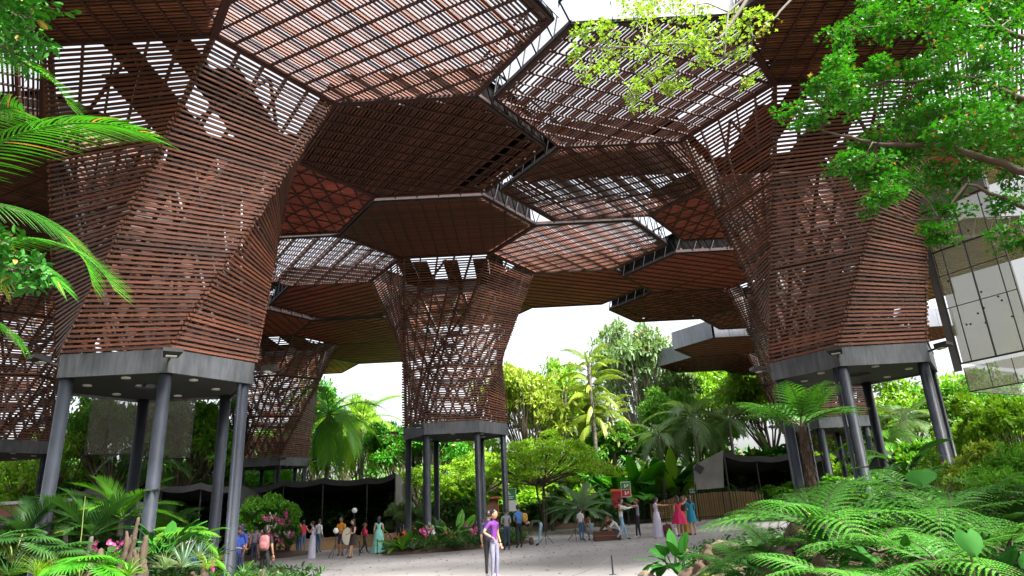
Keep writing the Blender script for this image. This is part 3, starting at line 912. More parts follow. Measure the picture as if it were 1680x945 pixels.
DSTALK = mat("dark fern stalk", (0.035, 0.025, 0.015), 0.7, col2=(0.06, 0.045, 0.02), scale=5)
DEADW = mat("weathered dead wood", (0.085, 0.055, 0.034), 0.9, col2=(0.03, 0.02, 0.013), scale=4, stretch=(1, 1, .35), bump=.8, bscale=9)
ROCK = mat("tan rock", (0.16, 0.12, 0.08), 0.9, col2=(0.07, 0.05, 0.035), scale=2.5, bump=.7, bscale=7)
PINK = mat("pink orchid petals", (0.62, 0.03, 0.28), 0.5, col2=(0.70, 0.14, 0.42), scale=9, trans=.25)
WHITEF = mat("white orchid petals", (0.75, 0.70, 0.72), 0.5, col2=(0.68, 0.55, 0.62), scale=9, trans=.25)
REDF = mat("red bract flowers", (0.55, 0.05, 0.03), 0.5, col2=(0.6, 0.14, 0.04), scale=9, trans=.2)

LEAF_OVAL = (np.array([(0, 0, 0), (.26, .33, .05), (.2, .72, .03), (0, 1, -.06), (-.2, .72, .03), (-.26, .33, .05)]), np.array([(0, 1, 2, 3), (0, 3, 4, 5)]))
LEAF_SLIM = (np.array([(0, 0, 0), (.09, .3, .02), (.075, .7, -.03), (0, 1, -.16), (-.075, .7, -.03), (-.09, .3, .02)]), np.array([(0, 1, 2, 3), (0, 3, 4, 5)]))
LEAF_LOBE = (np.array([(0, 0, 0), (.2, .12, .02), (.48, .45, .03), (.2, .5, .0), (0, 1, -.08), (-.2, .5, 0), (-.48, .45, .03), (-.2, .12, .02)]), np.array([(0, 1, 3, 4), (1, 2, 3, 3), (0, 4, 5, 7), (7, 5, 6, 6)]))
LEAF_LOBE = (LEAF_LOBE[0], np.array([(0, 1, 3, 4), (0, 4, 5, 7)]), np.array([(1, 2, 3), (7, 5, 6)]))
def norm(a):
    return a / (np.linalg.norm(a, axis=-1, keepdims=True) + 1e-9)
def scatter(mb, tpl, P, D, N, S, g):
    """put a copy of a leaf at every point: along D, facing N"""
    T = tpl[0]; Fq = tpl[1]
    D = norm(D); X = norm(np.cross(D, N)); Z = np.cross(X, D)
    V = P[:, None, :] + S[:, None, None] * (T[None, :, 0:1] * X[:, None, :] + T[None, :, 1:2] * D[:, None, :] + T[None, :, 2:3] * Z[:, None, :])
    n, k = len(P), len(T)
    r = g.random(n)
    off = (np.arange(n) * k)[:, None, None]
    base = mb.n
    mb.add(V.reshape(-1, 3), (Fq[None] + off).reshape(-1, 4), np.repeat(r, len(Fq)))
    if len(tpl) > 2:
        F3 = tpl[2]
        mb.f3.append((F3[None] + off).reshape(-1, 3) + base); mb.r3.append(np.repeat(r, len(F3)))
def blob_points(g, c, rad, n, shell=.55):
    d = norm(g.normal(size=(n, 3)))
    q = shell + (1 - shell) * g.random(n) ** .6
    d[:, 2] = np.where(d[:, 2] < -.45, -d[:, 2] * .5, d[:, 2])
    return np.asarray(c) + d * q[:, None] * np.asarray(rad), d
def leaf_clump(mb, g, c, rad, n, size, tpl, droop=.35, shell=.5):
    P, d = blob_points(g, c, rad, n, shell)
    D = d + g.normal(size=(n, 3)) * .55; D[:, 2] -= droop
    N = np.tile(np.array([0, 0, 1.0]), (n, 1)) + g.normal(size=(n, 3)) * .45 + d * .35
    scatter(mb, tpl, P, D, N, size * g.uniform(.65, 1.3, n), g)

# -- broadleaf trees: unit meshes (1 m tall, crown about 1 m across) shared by several trees
def broadleaf_unit(seed, lobes, leaves, leaf, tpl=LEAF_OVAL, spread=.42, base=.42, flat=.55, layered=False, trunk_r=.022, multi=1):
    g = np.random.default_rng(seed)
    tr = MB(); cr = MB()
    tops = []
    for i in range(lobes):
        a = 2.39996 * i + g.uniform(-.4, .4)
        f = (i + .5) / lobes
        rr = spread * math.sqrt(f) * g.uniform(.75, 1.1)
        if layered: zz = base + (1 - base) * (1 - f) ** 1.0 * g.uniform(.55, 1.0) * .9
        else: zz = base + .1 + (1 - base - .14) * math.sqrt(max(0, 1 - (rr / spread / 1.15) ** 2)) * g.uniform(.35, 1.0)
        tops.append(np.array([rr * math.cos(a), rr * math.sin(a), zz]))
    for j in range(multi):
        o = np.array([g.uniform(-.02, .02) * (multi > 1), g.uniform(-.02, .02) * (multi > 1), 0])
        fork = np.array([g.uniform(-.05, .05), g.uniform(-.05, .05), base * g.uniform(.75, .95)])
        k = [o + (fork - o) * t + np.array([.015 * math.sin(5 * t + j), .015 * math.cos(4 * t + j), 0]) * t for t in np.linspace(0, 1, 6)]
        tr.tube(k, np.linspace(trunk_r / multi ** .5 * 1.25, trunk_r / multi ** .5 * .75, 6), 8)
        for t_ in tops[j::multi]:
            mid = fork * .45 + t_ * .55 + np.array([0, 0, -.04 if not layered else -.02]) + g.normal(size=3) * .02
            tr.tube([fork, mid, t_], [trunk_r * .55, trunk_r * .32, trunk_r * .12], 6)
            for _ in range(3):
                e = t_ + g.normal(size=3) * np.array([.09, .09, .05])
                tr.tube([mid, (mid + e) / 2 + g.normal(size=3) * .012, e], [trunk_r * .2, trunk_r * .14, trunk_r * .06], 4)
    per = leaves // lobes
    for t_ in tops:
        s = g.uniform(.75, 1.25)
        sub = g.integers(4, 7)
        for q in range(sub):
            c = t_ + g.normal(size=3) * np.array([.075, .075, .045]) * s
            rd = np.array([.10, .10, .10 * flat]) * s * g.uniform(.7, 1.2)
            leaf_clump(cr, g, c, rd, per // sub, leaf, tpl)
    return tr.mesh("trunk", True, [BARK]), cr.mesh("crown", False, [G_MID])
UT = {
    "round": broadleaf_unit(1, 22, 9000, .036),
    "open": broadleaf_unit(2, 18, 5200, .04, spread=.48, base=.35),
    "tall": broadleaf_unit(3, 16, 5200, .034, spread=.3, base=.3, flat=.8),
    "layer": broadleaf_unit(4, 34, 14000, .03, LEAF_OVAL, spread=.78, base=.55, flat=.22, layered=True, trunk_r=.02, multi=3),
    "bush": broadleaf_unit(5, 14, 3600, .085, spread=.5, base=.12, flat=.8, trunk_r=.03, multi=3),
    "slim": broadleaf_unit(6, 14, 4200, .085, LEAF_SLIM, spread=.46, base=.14, flat=.9, trunk_r=.03, multi=4),
    "dots": broadleaf_unit(7, 15, 7200, .05, spread=.5, base=.1, flat=.85, trunk_r=.03, multi=3),
}
def setmat(o, m):
    o.material_slots[0].link = 'OBJECT'; o.material_slots[0].material = m
def broadleaf(px, ytop, Y, wpx, kind, m, label, group, cat="tree", name="broadleaf_tree", bark=None, z0=None, yaw=None):
    p = at(px, ytop, Y)
    b = np.array([p[0], Y, gz(p[0], Y) if z0 is None else z0])
    h = p[2] - b[2]; w = wpx * mpp(Y)
    T = thing(name, label, cat, b, group)
    yaw = rnd.uniform(0, 6.28) if yaw is None else yaw
    sp = {"round": .95, "open": 1.05, "tall": .72, "layer": 1.65, "bush": 1.1, "slim": 1.05, "dots": 1.1}[kind]
    sc = (w / sp, w / sp, h)
    t = link("trunk", UT[kind][0], T, (0, 0, 0), (0, 0, yaw), sc)
    if bark: setmat(t, bark)
    c = link("crown", UT[kind][1], T, (0, 0, 0), (0, 0, yaw), sc); setmat(c, m)
    return T

# -- fronds
def pinnate(n=34, ll=.34, lw=.022, arch=.5, vee=.5, hang=.25, ang=.9, seed=1, start=.12, prof=None, seg=3, rad=.011):
    """a feather frond of length 1 along +Y, arching down; leaflets on both sides"""
    g = np.random.default_rng(seed)
    mb = MB()
    def rach(t):
        a = arch * t
        return np.array([0, (math.sin(a * 2) / (2 * arch)) if arch > 1e-3 else t, -(1 - math.cos(a * 2)) / (2 * arch) if arch > 1e-3 else 0])
    ts = np.linspace(0, 1, 12)
    mb.tube([rach(t) for t in ts], np.linspace(rad, rad * .2, 12), 5, r=.9)
    for i in range(n):
        t = start + (1 - start) * (i + .5) / n
        p = rach(t); dt = rach(min(1, t + .01)) - rach(t - .01); dt /= np.linalg.norm(dt)
        upv = np.cross(np.array([1.0, 0, 0]), dt)
        L_ = ll * (prof(t) if prof else (.35 + .65 * math.sin(math.pi * min(1, .12 + .8 * t)))) * g.uniform(.9, 1.08)
        for sd in (-1, 1):
            an = ang * (1 - .35 * t) + g.uniform(-.07, .07)
            d = dt * math.cos(an) + np.array([sd, 0, 0]) * math.sin(an) * math.cos(vee) + upv * math.sin(an) * math.sin(vee)
            w0 = np.cross(d, upv); w0 /= np.linalg.norm(w0)
            q = p.copy(); A = []
            for s_ in range(seg + 1):
                u = s_ / seg
                w_ = lw * (1 - u ** 1.7) * (.55 + 1.1 * u if u < .4 else 1) + .0008
                A.append([q - w0 * w_ / 2, q + w0 * w_ / 2])
                dd = d + np.array([0, 0, -hang * (u + .25) * 2.0]); dd /= np.linalg.norm(dd)
                q = q + dd * L_ / seg
            mb.grid(np.array(A), r=g.random())
    return mb
def fernfrond(seed=1, n=14, arch=.42, ll=.34, m=15):
    """a twice divided fern frond of length 1 along +Y"""
    g = np.random.default_rng(seed)
    mb = MB()
    def rach(t):
        a = arch * 2 * t
        return np.array([.03 * math.sin(3 * t + seed), math.sin(a) / (2 * arch), -(1 - math.cos(a)) / (2 * arch)])
    stalk = MB().tube([rach(t) for t in np.linspace(0, 1, 10)], np.linspace(.011, .002, 10), 5)
    mb.tube([rach(t) for t in np.linspace(0, 1, 10)], np.linspace(.008, .002, 10), 4, r=.5)
    P = []; D = []; N = []; S = []
    for i in range(n):
        t = .16 + .84 * (i + .5) / n
        p = rach(t); dt = norm(rach(t + .01) - rach(t - .01)); upv = np.cross(np.array([1.0, 0, 0]), dt)
        L_ = ll * math.sin(math.pi * (.22 + .78 * (t - .16) / .84) ** .9) * g.uniform(.9, 1.06) + .012
        for sd in (-1, 1):
            an = 1.25 - .55 * t
            d = dt * math.cos(an) + np.array([sd, 0, 0]) * math.sin(an)
            mm = max(4, int(m * L_ / ll + 2)); rib = []
            for u in np.linspace(0, .95, 6):
                q = p + d * L_ * u + np.array([0, 0, -.22 * L_ * u * u]) + upv * .06 * L_ * math.sin(u * 3)
                e = np.cross(upv, d) * .006 * (1 - u * .7); rib.append([q - e, q + e])
            mb.grid(np.array(rib), r=.5)
            for k in range(mm):
                u = (k + .6) / mm
                q = p + d * L_ * u + np.array([0, 0, -.22 * L_ * u * u]) + upv * .06 * L_ * math.sin(u * 3)
                sl = L_ * .10 * (1 - u * .8) + .004
                for s2 in (-1, 1):
                    e = np.cross(upv, d) * s2 * .92 + d * .45
                    P.append(q); D.append(e + np.array([0, 0, -.25])); N.append(upv + g.normal(size=3) * .18); S.append(sl * g.uniform(.9, 1.1))
    tpl = (np.array([(0, 0, 0), (.44, .2, 0), (.34, .7, -.02), (.1, 1, -.06), (-.3, .75, -.02), (-.44, .2, 0)]), np.array([(0, 1, 2, 3), (0, 3, 4, 5)]))
    scatter(mb, tpl, np.array(P), np.array(D), np.array(N), np.array(S), g)
    return mb, stalk
FERNS = []
for s_ in (1, 2, 3):
    a_, b_ = fernfrond(s_, arch=(.42, .6, .3)[s_ - 1])
    FERNS.append((a_.mesh("frond", False, [G_FERN]), b_.mesh("stalk", True, [DSTALK])))
def fern(pos, n, length, label, group, name="fern", elev=(.2, .9), m=None, yaws=None, seed=1, cat="fern", spread=6.283, yaw0=0, parent=None):
    g = random.Random(seed)
    T = parent or thing(name, label, cat, pos, group)
    off = np.asarray(pos) - np.array(T["_b"])
    for i in range(n):
        yaw = yaw0 + spread * (i + g.uniform(-.25, .25)) / n
        el = g.uniform(*elev)
        a_, b_ = FERNS[g.randrange(3)]
        L_ = length * g.uniform(.8, 1.15)
        rot = (el, g.uniform(-.2, .2), yaw)
        o = link("frond", a_, T, off, rot, L_)
        if m: setmat(o, m)
        s = link("stalk", b_, o)
    return T
PALMF = {
    "feather": [pinnate(36, .34, .018, .45, .45, .2, .85, s_).mesh("frond", False, [G_MID]) for s_ in (1, 2)],
    "droop": [pinnate(40, .36, .014, .7, .3, .5, .8, s_).mesh("frond", False, [G_MID]) for s_ in (3, 4)],
    "tassel": [pinnate(44, .30, .022, .85, -.1, 2.0, .8, s_, seg=4).mesh("frond", False, [G_YEL]) for s_ in (5, 6)],
    "cycad": [pinnate(52, .2, .02, .42, .35, .05, .95, s_, start=.06, prof=lambda t: .4 + .6 * math.sin(math.pi * (.15 + .75 * t))).mesh("frond", False, [G_GREY]) for s_ in (7, 8)],
    "near": [pinnate(38, .27, .0105, ar, .35, .75, 1.0, s_, seg=6, start=.1, rad=.009).mesh("frond", False, [G_VIV]) for s_, ar in ((9, .95), (10, .7))],
}
def palm(pos, h, n, length, kind, m, label, group, seed=1, elev=(-.3, 1.2), trunk_r=.14, lean=(0, 0), name="palm", bark=None, cat="palm", drop=0.0):
    g = random.Random(seed)
    T = thing(name, label, cat, pos, group)
    if h > .05:
        k = [np.array([lean[0] * t * t, lean[1] * t * t, h * t - .1 * (t == 0)]) for t in np.linspace(0, 1, 9)]
        mb = MB().tube(k, [trunk_r * (1.25 if i == 0 else 1 - .25 * i / 8) for i in range(9)], 10)
        for i in range(1, int(h / .35)):
            t = i * .35 / h; c = np.array([lean[0] * t * t, lean[1] * t * t, h * t])
            mb.tube([c, c + (0, 0, .05)], trunk_r * (1.06 - .25 * t), 10, caps=False)
        me = mb.mesh("trunk", True, [bark or BARKG]); link("trunk", me, T)
    for i in range(n):
        yaw = 2.39996 * i + g.uniform(-.2, .2)
        el = elev[0] + (elev[1] - elev[0]) * (i + .5) / n + g.uniform(-.1, .1)
        o = link("frond", PALMF[kind][i % 2], T, (lean[0], lean[1], h - drop * (1 - (i + .5) / n)), (el, g.uniform(-.15, .15), yaw), length * g.uniform(.85, 1.12))
        setmat(o, m)
    return T
# -- paddle leaves (banana, heliconia, arum)
def paddle(seed, L_=1.0, w=.2, bend=.5, stem=.35, fold=.25, torn=False):
    g = np.random.default_rng(seed)
    mb = MB(); n = 11
    def mid(t):
        a = bend * 2 * t
        return np.array([0, math.sin(a) / (2 * bend), -(1 - math.cos(a)) / (2 * bend)])
    mb.tube([mid(t) for t in np.linspace(0, stem + .1, 5)], np.linspace(.018, .01, 5), 5, r=.2)
    for sd in (-1, 1):
        rows = []
        for i in range(n):
            t = stem + (1 - stem) * i / (n - 1)
            u = (t - stem) / (1 - stem)
            w_ = w * math.sin(math.pi * min(1, .06 + .94 * u) ** .8) ** .7 if u < 1 else 0
            w_ *= 1 + .06 * math.sin(17 * u + seed)
            c = mid(t); upv = np.array([0, math.sin(bend * 2 * t), math.cos(bend * 2 * t)])
            rows.append([c, c + np.array([sd * w_ * .55, 0, 0]) + upv * fold * w_ * .55, c + np.array([sd * w_, 0, 0]) + upv * (fold * w_ * .55 - .02 * u)])
        mb.grid(np.array(rows), r=g.random())
    return mb
PADDLE = [paddle(1, bend=.35, w=.15), paddle(2, bend=.6, w=.13), paddle(3, bend=.2, w=.11), paddle(4, bend=.8, w=.15)]
PADDLE = [p.mesh("leaf", True, [G_MID]) for p in PADDLE]
def paddles(pos, n, length, m, label, group, seed=1, elev=(.5, 1.45), r=.3, stem=0, name="banana_plant", cat="plant"):
    g = random.Random(seed)
    T = thing(name, label, cat, pos, group)
    for i in range(n):
        a = g.uniform(0, 6.28); rr = r * math.sqrt(g.random())
        yaw = a + g.uniform(-.8, .8) - math.pi / 2
        z = g.uniform(0, stem)
        o = link("leaf", PADDLE[g.randrange(4)], T, (rr * math.cos(a), rr * math.sin(a), z), (g.uniform(*elev), g.uniform(-.3, .3), yaw), length * g.uniform(.7, 1.2))
        setmat(o, m)
        if stem:
            link("stem", STEMM, T, (rr * math.cos(a), rr * math.sin(a), -.05), None, (1, 1, z + .1))
    return T
STEMM = MB().tube([(0, 0, 0), (0, 0, .5), (0, 0, 1)], [.05, .04, .03], 6).mesh("stem", True, [STALK])
# -- rosettes of narrow blades (agave, bromeliad, grass tufts)
def rosette(seed, n, w, bend, el):
    g = np.random.default_rng(seed); mb = MB()
    for i in range(n):
        yaw = 2.39996 * i; e = el[0] + (el[1] - el[0]) * g.random(); L_ = g.uniform(.7, 1.05)
        A = []
        d0 = np.array([math.cos(yaw), math.sin(yaw), 0]); sd = np.array([-math.sin(yaw), math.cos(yaw), 0])
        q = np.zeros(3)
        for s_ in range(5):
            u = s_ / 4; ee = e - bend * u
            A.append([q - sd * w * (1 - u ** 1.5) / 2, q + np.array([0, 0, -.25 * w]), q + sd * w * (1 - u ** 1.5) / 2])
            q = q + (d0 * math.cos(ee) + np.array([0, 0, math.sin(ee)])) * L_ / 4
        mb.grid(np.array(A), r=g.random())
    return mb.mesh("blades", True, [G_BLUE])
ROS = {"agave": rosette(1, 34, .075, .25, (.1, 1.4)), "grass": rosette(2, 70, .02, 1.1, (.5, 1.5)), "brom": rosette(3, 20, .11, .7, (.3, 1.3)), "fan": rosette(4, 46, .05, .12, (.05, 1.1))}
def rosette_plant(pos, size, kind, m, label, group, name="rosette_plant", yaw=0):
    o = link(name, ROS[kind], None, tuple(pos), (0, 0, yaw), size); setmat(o, m)
    return tag(o, label, "plant", group)
# -- rocks and stumps
def rock(pos, r, label, m=ROCK, seed=1, name="rock", group="rocks in the garden beds", sq=(1, 1, .8)):
    g = np.random.default_rng(seed); ph = g.random(6) * 6.28
    def fn(Q):
        k = 1 + .05 * np.sin(17 * Q[..., 2:3] + 13 * Q[..., 1:2] + ph[4]) + .045 * np.sin(23 * Q[..., 0:1] - 15 * Q[..., 2:3] + ph[5]) + .16 * np.sin(3.1 * Q[..., 0:1] + ph[0]) + .13 * np.sin(4.3 * Q[..., 1:2] + ph[1]) + .12 * np.sin(5.2 * Q[..., 2:3] + ph[2]) + .06 * np.sin(11 * Q[..., 0:1] + 9 * Q[..., 1:2] + ph[3])
        return Q * k
    mb = MB().ellipsoid(pos, np.array(sq) * r, 30, 20, fn=fn)
    return solo(mb, name, m, label, "rock", group, smooth=True, base=np.asarray(pos))
def stump(pos, h, r, label, seed=1, lean=(0, 0), m=DEADW, name="tree_stump", group="dead wood in the garden beds"):
    """gnarled dead wood: bent, knotted shards that taper and fork"""
    g = np.random.default_rng(seed); mb = MB(); pos = np.asarray(pos, float)
    for s_ in range(6):
        a = 6.283 * s_ / 6 + g.uniform(-.4, .4); d = np.array([math.cos(a), math.sin(a), 0])
        hh = h * (1.0 if s_ < 2 else g.uniform(.35, .8)); n = 14; P = []; R = []
        for i in range(n):
            t = i / (n - 1)
            P.append(pos + d * r * (.75 - .5 * t + (.9 * t * t if s_ > 3 else 0)) + np.array([lean[0] * t + .10 * r * math.sin(7 * t + s_), lean[1] * t + .1 * r * math.cos(6 * t + 2 * s_), hh * t - .12]))
            R.append(r * (.8 - .62 * t ** .8) * (1 + .22 * math.sin(9 * t + 2 * s_) + .16 * g.normal() * (.3 + t)) + .006)
        mb.tube(P, np.abs(R), 11, r=g.random())
    mb.v = [v + g.normal(size=v.shape) * r * .035 for v in mb.v]
    return solo(mb, name, m, label, "stump", group, smooth=True, base=pos)
# -- orchids: a pot-less clump of strap leaves with arching sprays of flowers
def orchid_mesh(m, seed, nspray=3, nf=7):
    g = np.random.default_rng(seed); mb = MB(); st = MB()
    for s_ in range(nspray):
        a = g.uniform(0, 6.28); d = np.array([math.cos(a), math.sin(a), 0])
        K = [d * (.22 * t * t) + np.array([0, 0, .62 * t - .14 * t * t * t]) for t in np.linspace(0, 1, 7)]
        st.tube(K, .005, 4)
        for i in range(nf):
            t = .45 + .55 * i / nf; c = d * (.22 * t * t) + np.array([0, 0, .62 * t - .14 * t ** 3]) + g.normal(size=3) * .025
            n_ = 5; an = np.arange(n_) * 2 * math.pi / n_ + g.random()
            fd = norm(g.normal(size=3) + np.array([0, -1.2, 0])); X = norm(np.cross(fd, np.array([0, 0, 1.0]))); Y = np.cross(X, fd)
            Dd = np.cos(an)[:, None] * X + np.sin(an)[:, None] * Y + fd * .15
            scatter(mb, (np.array([(0, 0, 0), (.3, .45, 0), (0, 1, 0), (-.3, .45, 0)]), np.array([(0, 1, 2, 3)])), np.tile(c, (n_, 1)), Dd, np.tile(fd, (n_, 1)), np.full(n_, .055), g)
    return mb.mesh("flowers", False, [m]), st.mesh("spray_stems", False, [STALK])
ORC = {"pink": orchid_mesh(PINK, 1), "white": orchid_mesh(WHITEF, 2), "red": orchid_mesh(REDF, 3, 2, 5)}
def orchid(pos, size, kind, label, group, m=G_MID, yaw=0):
    T = thing("orchid", label, "orchid", pos, group)
    o = link("leaf_clump", ROS["brom"], T, None, (0, 0, yaw), size * .42); setmat(o, m)
    link("flowers", ORC[kind][0], T, None, (0, 0, yaw), size); link("spray_stems", ORC[kind][1], T, None, (0, 0, yaw), size)
    return T
# ------------------------------------------------------------------ planting, far to near
def gp(px, Y, dz=0.0):
    x = at(px, 850, Y)[0]
    return np.array([x, Y, float(gz(x, Y)) + dz])
BT = "trees behind the plaza"
# far wood that reads as one mass
g = np.random.default_rng(21); mb = MB()
for i in range(130):
    x = -75 + 150 * i / 129 + g.uniform(-1, 1); y = 98 + g.uniform(-6, 8); hh = g.uniform(5.5, 9.5)
    if -14 < x < 6: hh *= .75
    for q in range(5):
        c = np.array([x + g.uniform(-2, 2), y + g.uniform(-1.5, 1.5), hh * (q + .7) / 5.2])
        leaf_clump(mb, g, c, (2.0, 1.8, 1.3), 42, .62, LEAF_OVAL, droop=.3)
tag(mb.build("treeline", G_MID), "far mass of green woodland beyond the garden", "woodland", kind="stuff")

TREES = [
 (1030, 532, 62, 150, "round", G_GREY, "big round grey-green tree towering under the pale roof corner", BARKG),
 (1085, 600, 66, 120, "round", G_GREY, "grey-green tree overlapping the big round tree's right flank", BARKG),
 (850, 596, 58, 150, "round", G_YEL, "airy yellow-green tree right beside the middle funnel", BARK),
 (905, 598, 62, 130, "round", G_LIME, "light green tree rising between the middle funnel and the tassel palm", BARK),
 (1160, 585, 74, 190, "round", G_LIME, "pale sunlit tree seen below the jutting roof corner", BARK),
 (1235, 606, 66, 150, "round", G_LIME, "thin light tree left of the far right funnels", BARK),
 (935, 640, 66, 130, "round", G_YEL, "yellowish tree between the tassel palms and the light green tree", BARK), (1090, 640, 58, 110, "round", G_MID, "leafy tree in front of the grey-green pair", BARK), (575, 655, 70, 100, "round", G_LIME, "light tree topping the gap left of the middle funnel", BARK), (525, 612, 66, 100, "tall", G_VIV, "tall vivid tree beside the far orchid tower's funnel", BARK),
 (645, 690, 60, 100, "round", G_VIV, "vivid green tree left behind the middle tower's columns", BARK),
 (700, 690, 54, 150, "round", G_VIV, "leafy tree filling the view between the middle tower's columns", BARK),
 (770, 700, 62, 150, "open", G_LIME, "lime tree seen between the middle tower's right pair of columns", BARK),
 (600, 672, 64, 110, "tall", G_LIME, "feathery light tree left of the vivid green one", BARK),
 (480, 690, 66, 150, "round", G_MID, "green tree behind the orchid display tower", BARK),
 (300, 640, 46, 190, "round", G_MID, "dense green tree behind the second net panel", BARK),
 (190, 650, 44, 170, "round", G_MID, "dark leafy tree behind the wider net panel", BARK),
 (95, 700, 44, 170, "open", G_LIME, "bright green tree between the left tower and the edge tower", BARK),
 (20, 760, 46, 160, "round", G_LIME, "sunlit tree above the brick building", BARK),
 (355, 650, 50, 130, "open", G_VIV, "bright green tree beside the left tower's last column", BARK),
 (1470, 612, 52, 190, "open", G_LIME, "light tree seen between the right tower's columns", BARK),
 (1560, 618, 46, 170, "round", G_MID, "round green tree under the net enclosure", BARK),
 (1660, 640, 40, 190, "round", G_LIME, "bright green tree at the right edge below the net enclosure", BARK),
 (1375, 690, 58, 170, "round", G_MID, "shady tree behind the tree fern's crown", BARK),
 (1000, 700, 58, 160, "round", G_MID, "green tree behind the heliconia thicket", BARK),
 (1140, 690, 60, 150, "round", G_MID, "mid green tree behind the tarpaulin flap", BARK),
]
for (px, yt, Y, w, k, m, lab, bk) in TREES:
    broadleaf(px, yt, Y, w, k, m, lab, BT, bark=bk)
# the wide layered lime tree right of the middle tower
broadleaf(885, 712, 46, 250, "layer", G_BRIGHT, "wide flat-topped lime green tree spreading right of the middle tower", BT, bark=BARK, yaw=.4)
broadleaf(790, 735, 50, 150, "layer", G_BRIGHT, "smaller flat-topped lime tree behind the middle tower's columns", BT, bark=BARK, yaw=2.4)
# shrubs along the back
SHR = [(520, 800, 53, 110, "bush", G_VIV, "shrub above the black tent's roof"), (455, 760, 58, 120, "bush", G_MID, "shrub behind the orchid display"),
 (735, 812, 43, 90, "bush", G_DARK, "dark shrub between the middle tower's inner columns"), (765, 815, 44, 80, "dots", G_MID, "small-leaved shrub behind the middle tower's right columns"),
 (690, 825, 42, 60, "dots", G_GREY, "variegated pale shrub by the planter railing"), (660, 820, 43, 70, "dots", G_GREY, "pale leafy bush at the tent's grey end wall"),
 (900, 815, 52, 110, "bush", G_DARK, "dark shrub behind the railing left of the cycad"), (985, 826, 52, 90, "dots", G_LIME, "lime shrub under the cycad's right fronds"),
 (1050, 815, 53, 110, "bush", G_MID, "shrub behind the safety sign"), (1110, 812, 54, 110, "bush", G_DARK, "dark shrub behind the bamboo screen"),
 (1215, 800, 56, 130, "bush", G_DARK, "dark bush inside the tent by the fence"), (1290, 790, 40, 120, "dots", G_MID, "bush between the tree fern and the tent"),
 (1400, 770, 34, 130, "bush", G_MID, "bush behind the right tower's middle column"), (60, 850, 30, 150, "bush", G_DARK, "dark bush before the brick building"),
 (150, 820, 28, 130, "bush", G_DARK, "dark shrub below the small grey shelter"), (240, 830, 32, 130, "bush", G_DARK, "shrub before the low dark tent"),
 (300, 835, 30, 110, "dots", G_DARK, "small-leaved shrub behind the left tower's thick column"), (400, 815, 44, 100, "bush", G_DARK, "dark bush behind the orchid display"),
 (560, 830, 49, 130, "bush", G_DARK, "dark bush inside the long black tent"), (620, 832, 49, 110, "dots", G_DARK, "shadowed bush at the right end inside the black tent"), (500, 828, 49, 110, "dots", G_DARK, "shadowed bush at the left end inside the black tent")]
SHR += [(60, 740, 50, 160, "round", G_MID, "tall shrub left behind the first column"), (160, 745, 50, 150, "tall", G_VIV, "upright shrub below the wide net panel"), (260, 750, 52, 150, "round", G_MID, "rounded shrub between the net panels"), (345, 730, 54, 130, "tall", G_MID, "upright shrub behind the left tower's last column"), (690, 760, 50, 90, "tall", G_LIME, "upright lime shrub between the middle tower's left columns"), (750, 770, 50, 100, "bush", G_LIME, "lime shrub in the middle tower's central opening"),
 (110, 770, 47, 170, "bush", G_MID, "bright shrub behind the left tower's first column"), (210, 775, 48, 170, "dots", G_MID, "shrub below the wider net panel"), (300, 770, 50, 160, "bush", G_VIV, "vivid shrub below the narrower net panel"), (380, 770, 52, 140, "dots", G_MID, "shrub behind the low dark tent's right end"),
 (430, 745, 60, 150, "bush", G_VIV, "vivid shrub under the far left tower's band"), (640, 770, 56, 120, "bush", G_VIV, "vivid shrub above the tent's right end"), (1180, 735, 56, 130, "dots", G_LIME, "lime shrub above the tent by the fence"), (1250, 720, 58, 140, "bush", G_VIV, "vivid shrub left of the tree fern's crown"), (1330, 740, 50, 130, "dots", G_LIME, "lime shrub behind the tree fern's trunk"),
 (1160, 780, 50, 90, "bush", G_MID, "shrub just behind the tarpaulin flap"), (30, 800, 44, 150, "bush", G_LIME, "lime shrub above the brick building's wall"), (840, 770, 56, 120, "bush", G_LIME, "lime shrub right behind the middle tower's last column"), (1430, 735, 46, 130, "dots", G_LIME, "lime shrub between the right tower's inner columns"), (945, 745, 56, 120, "bush", G_LIME, "lime shrub above the cycad")]
for (px, yt, Y, w, k, m, lab) in SHR:
    broadleaf(px, yt, Y, w, k, m, lab, "garden shrubs", cat="shrub", name="shrub")
# palms
PG_ = "palms behind the plaza"
def palm_px(px, ycrown, Y, n, Lpx, kind, m, label, **k):
    p = at(px, ycrown, Y); b = np.array([p[0], Y, float(gz(p[0], Y))])
    return palm(b, p[2] - b[2], n, Lpx * mpp(Y), kind, m, label, PG_, **k)
palm_px(965, 592, 55, 34, 62, "tassel", G_YEL, "tall palm hung with yellow-green tassels in the sky gap", seed=3, elev=(.1, 1.3), trunk_r=.2, drop=5.5)
palm_px(925, 640, 57, 22, 52, "tassel", G_YEL, "lower tassel palm left of the tall one", seed=4, elev=(.1, 1.3), trunk_r=.18, drop=3.5)
palm_px(1000, 665, 56, 22, 52, "tassel", G_YEL, "lower tassel palm right of the tall one", seed=14, elev=(.1, 1.3), trunk_r=.18, drop=3.0)
palm_px(1135, 685, 52, 16, 85, "droop", G_GREY, "grey-green feather palm left of the far tents", seed=5, trunk_r=.16)
palm_px(1195, 690, 54, 14, 70, "droop", G_GREY, "smaller grey feather palm above the tarpaulin flap", seed=6, trunk_r=.15)
palm_px(1080, 715, 50, 12, 60, "droop", G_GREY, "low grey palm behind the heliconia thicket", seed=16, trunk_r=.15)
palm_px(540, 680, 56, 20, 105, "droop", G_MID, "big shaggy palm above the black tent", seed=7, elev=(-.9, 1.2), trunk_r=.22)
palm_px(595, 690, 60, 16, 90, "droop", G_LIME, "light shaggy palm right of the big shaggy one", seed=8, elev=(-.7, 1.2), trunk_r=.2)
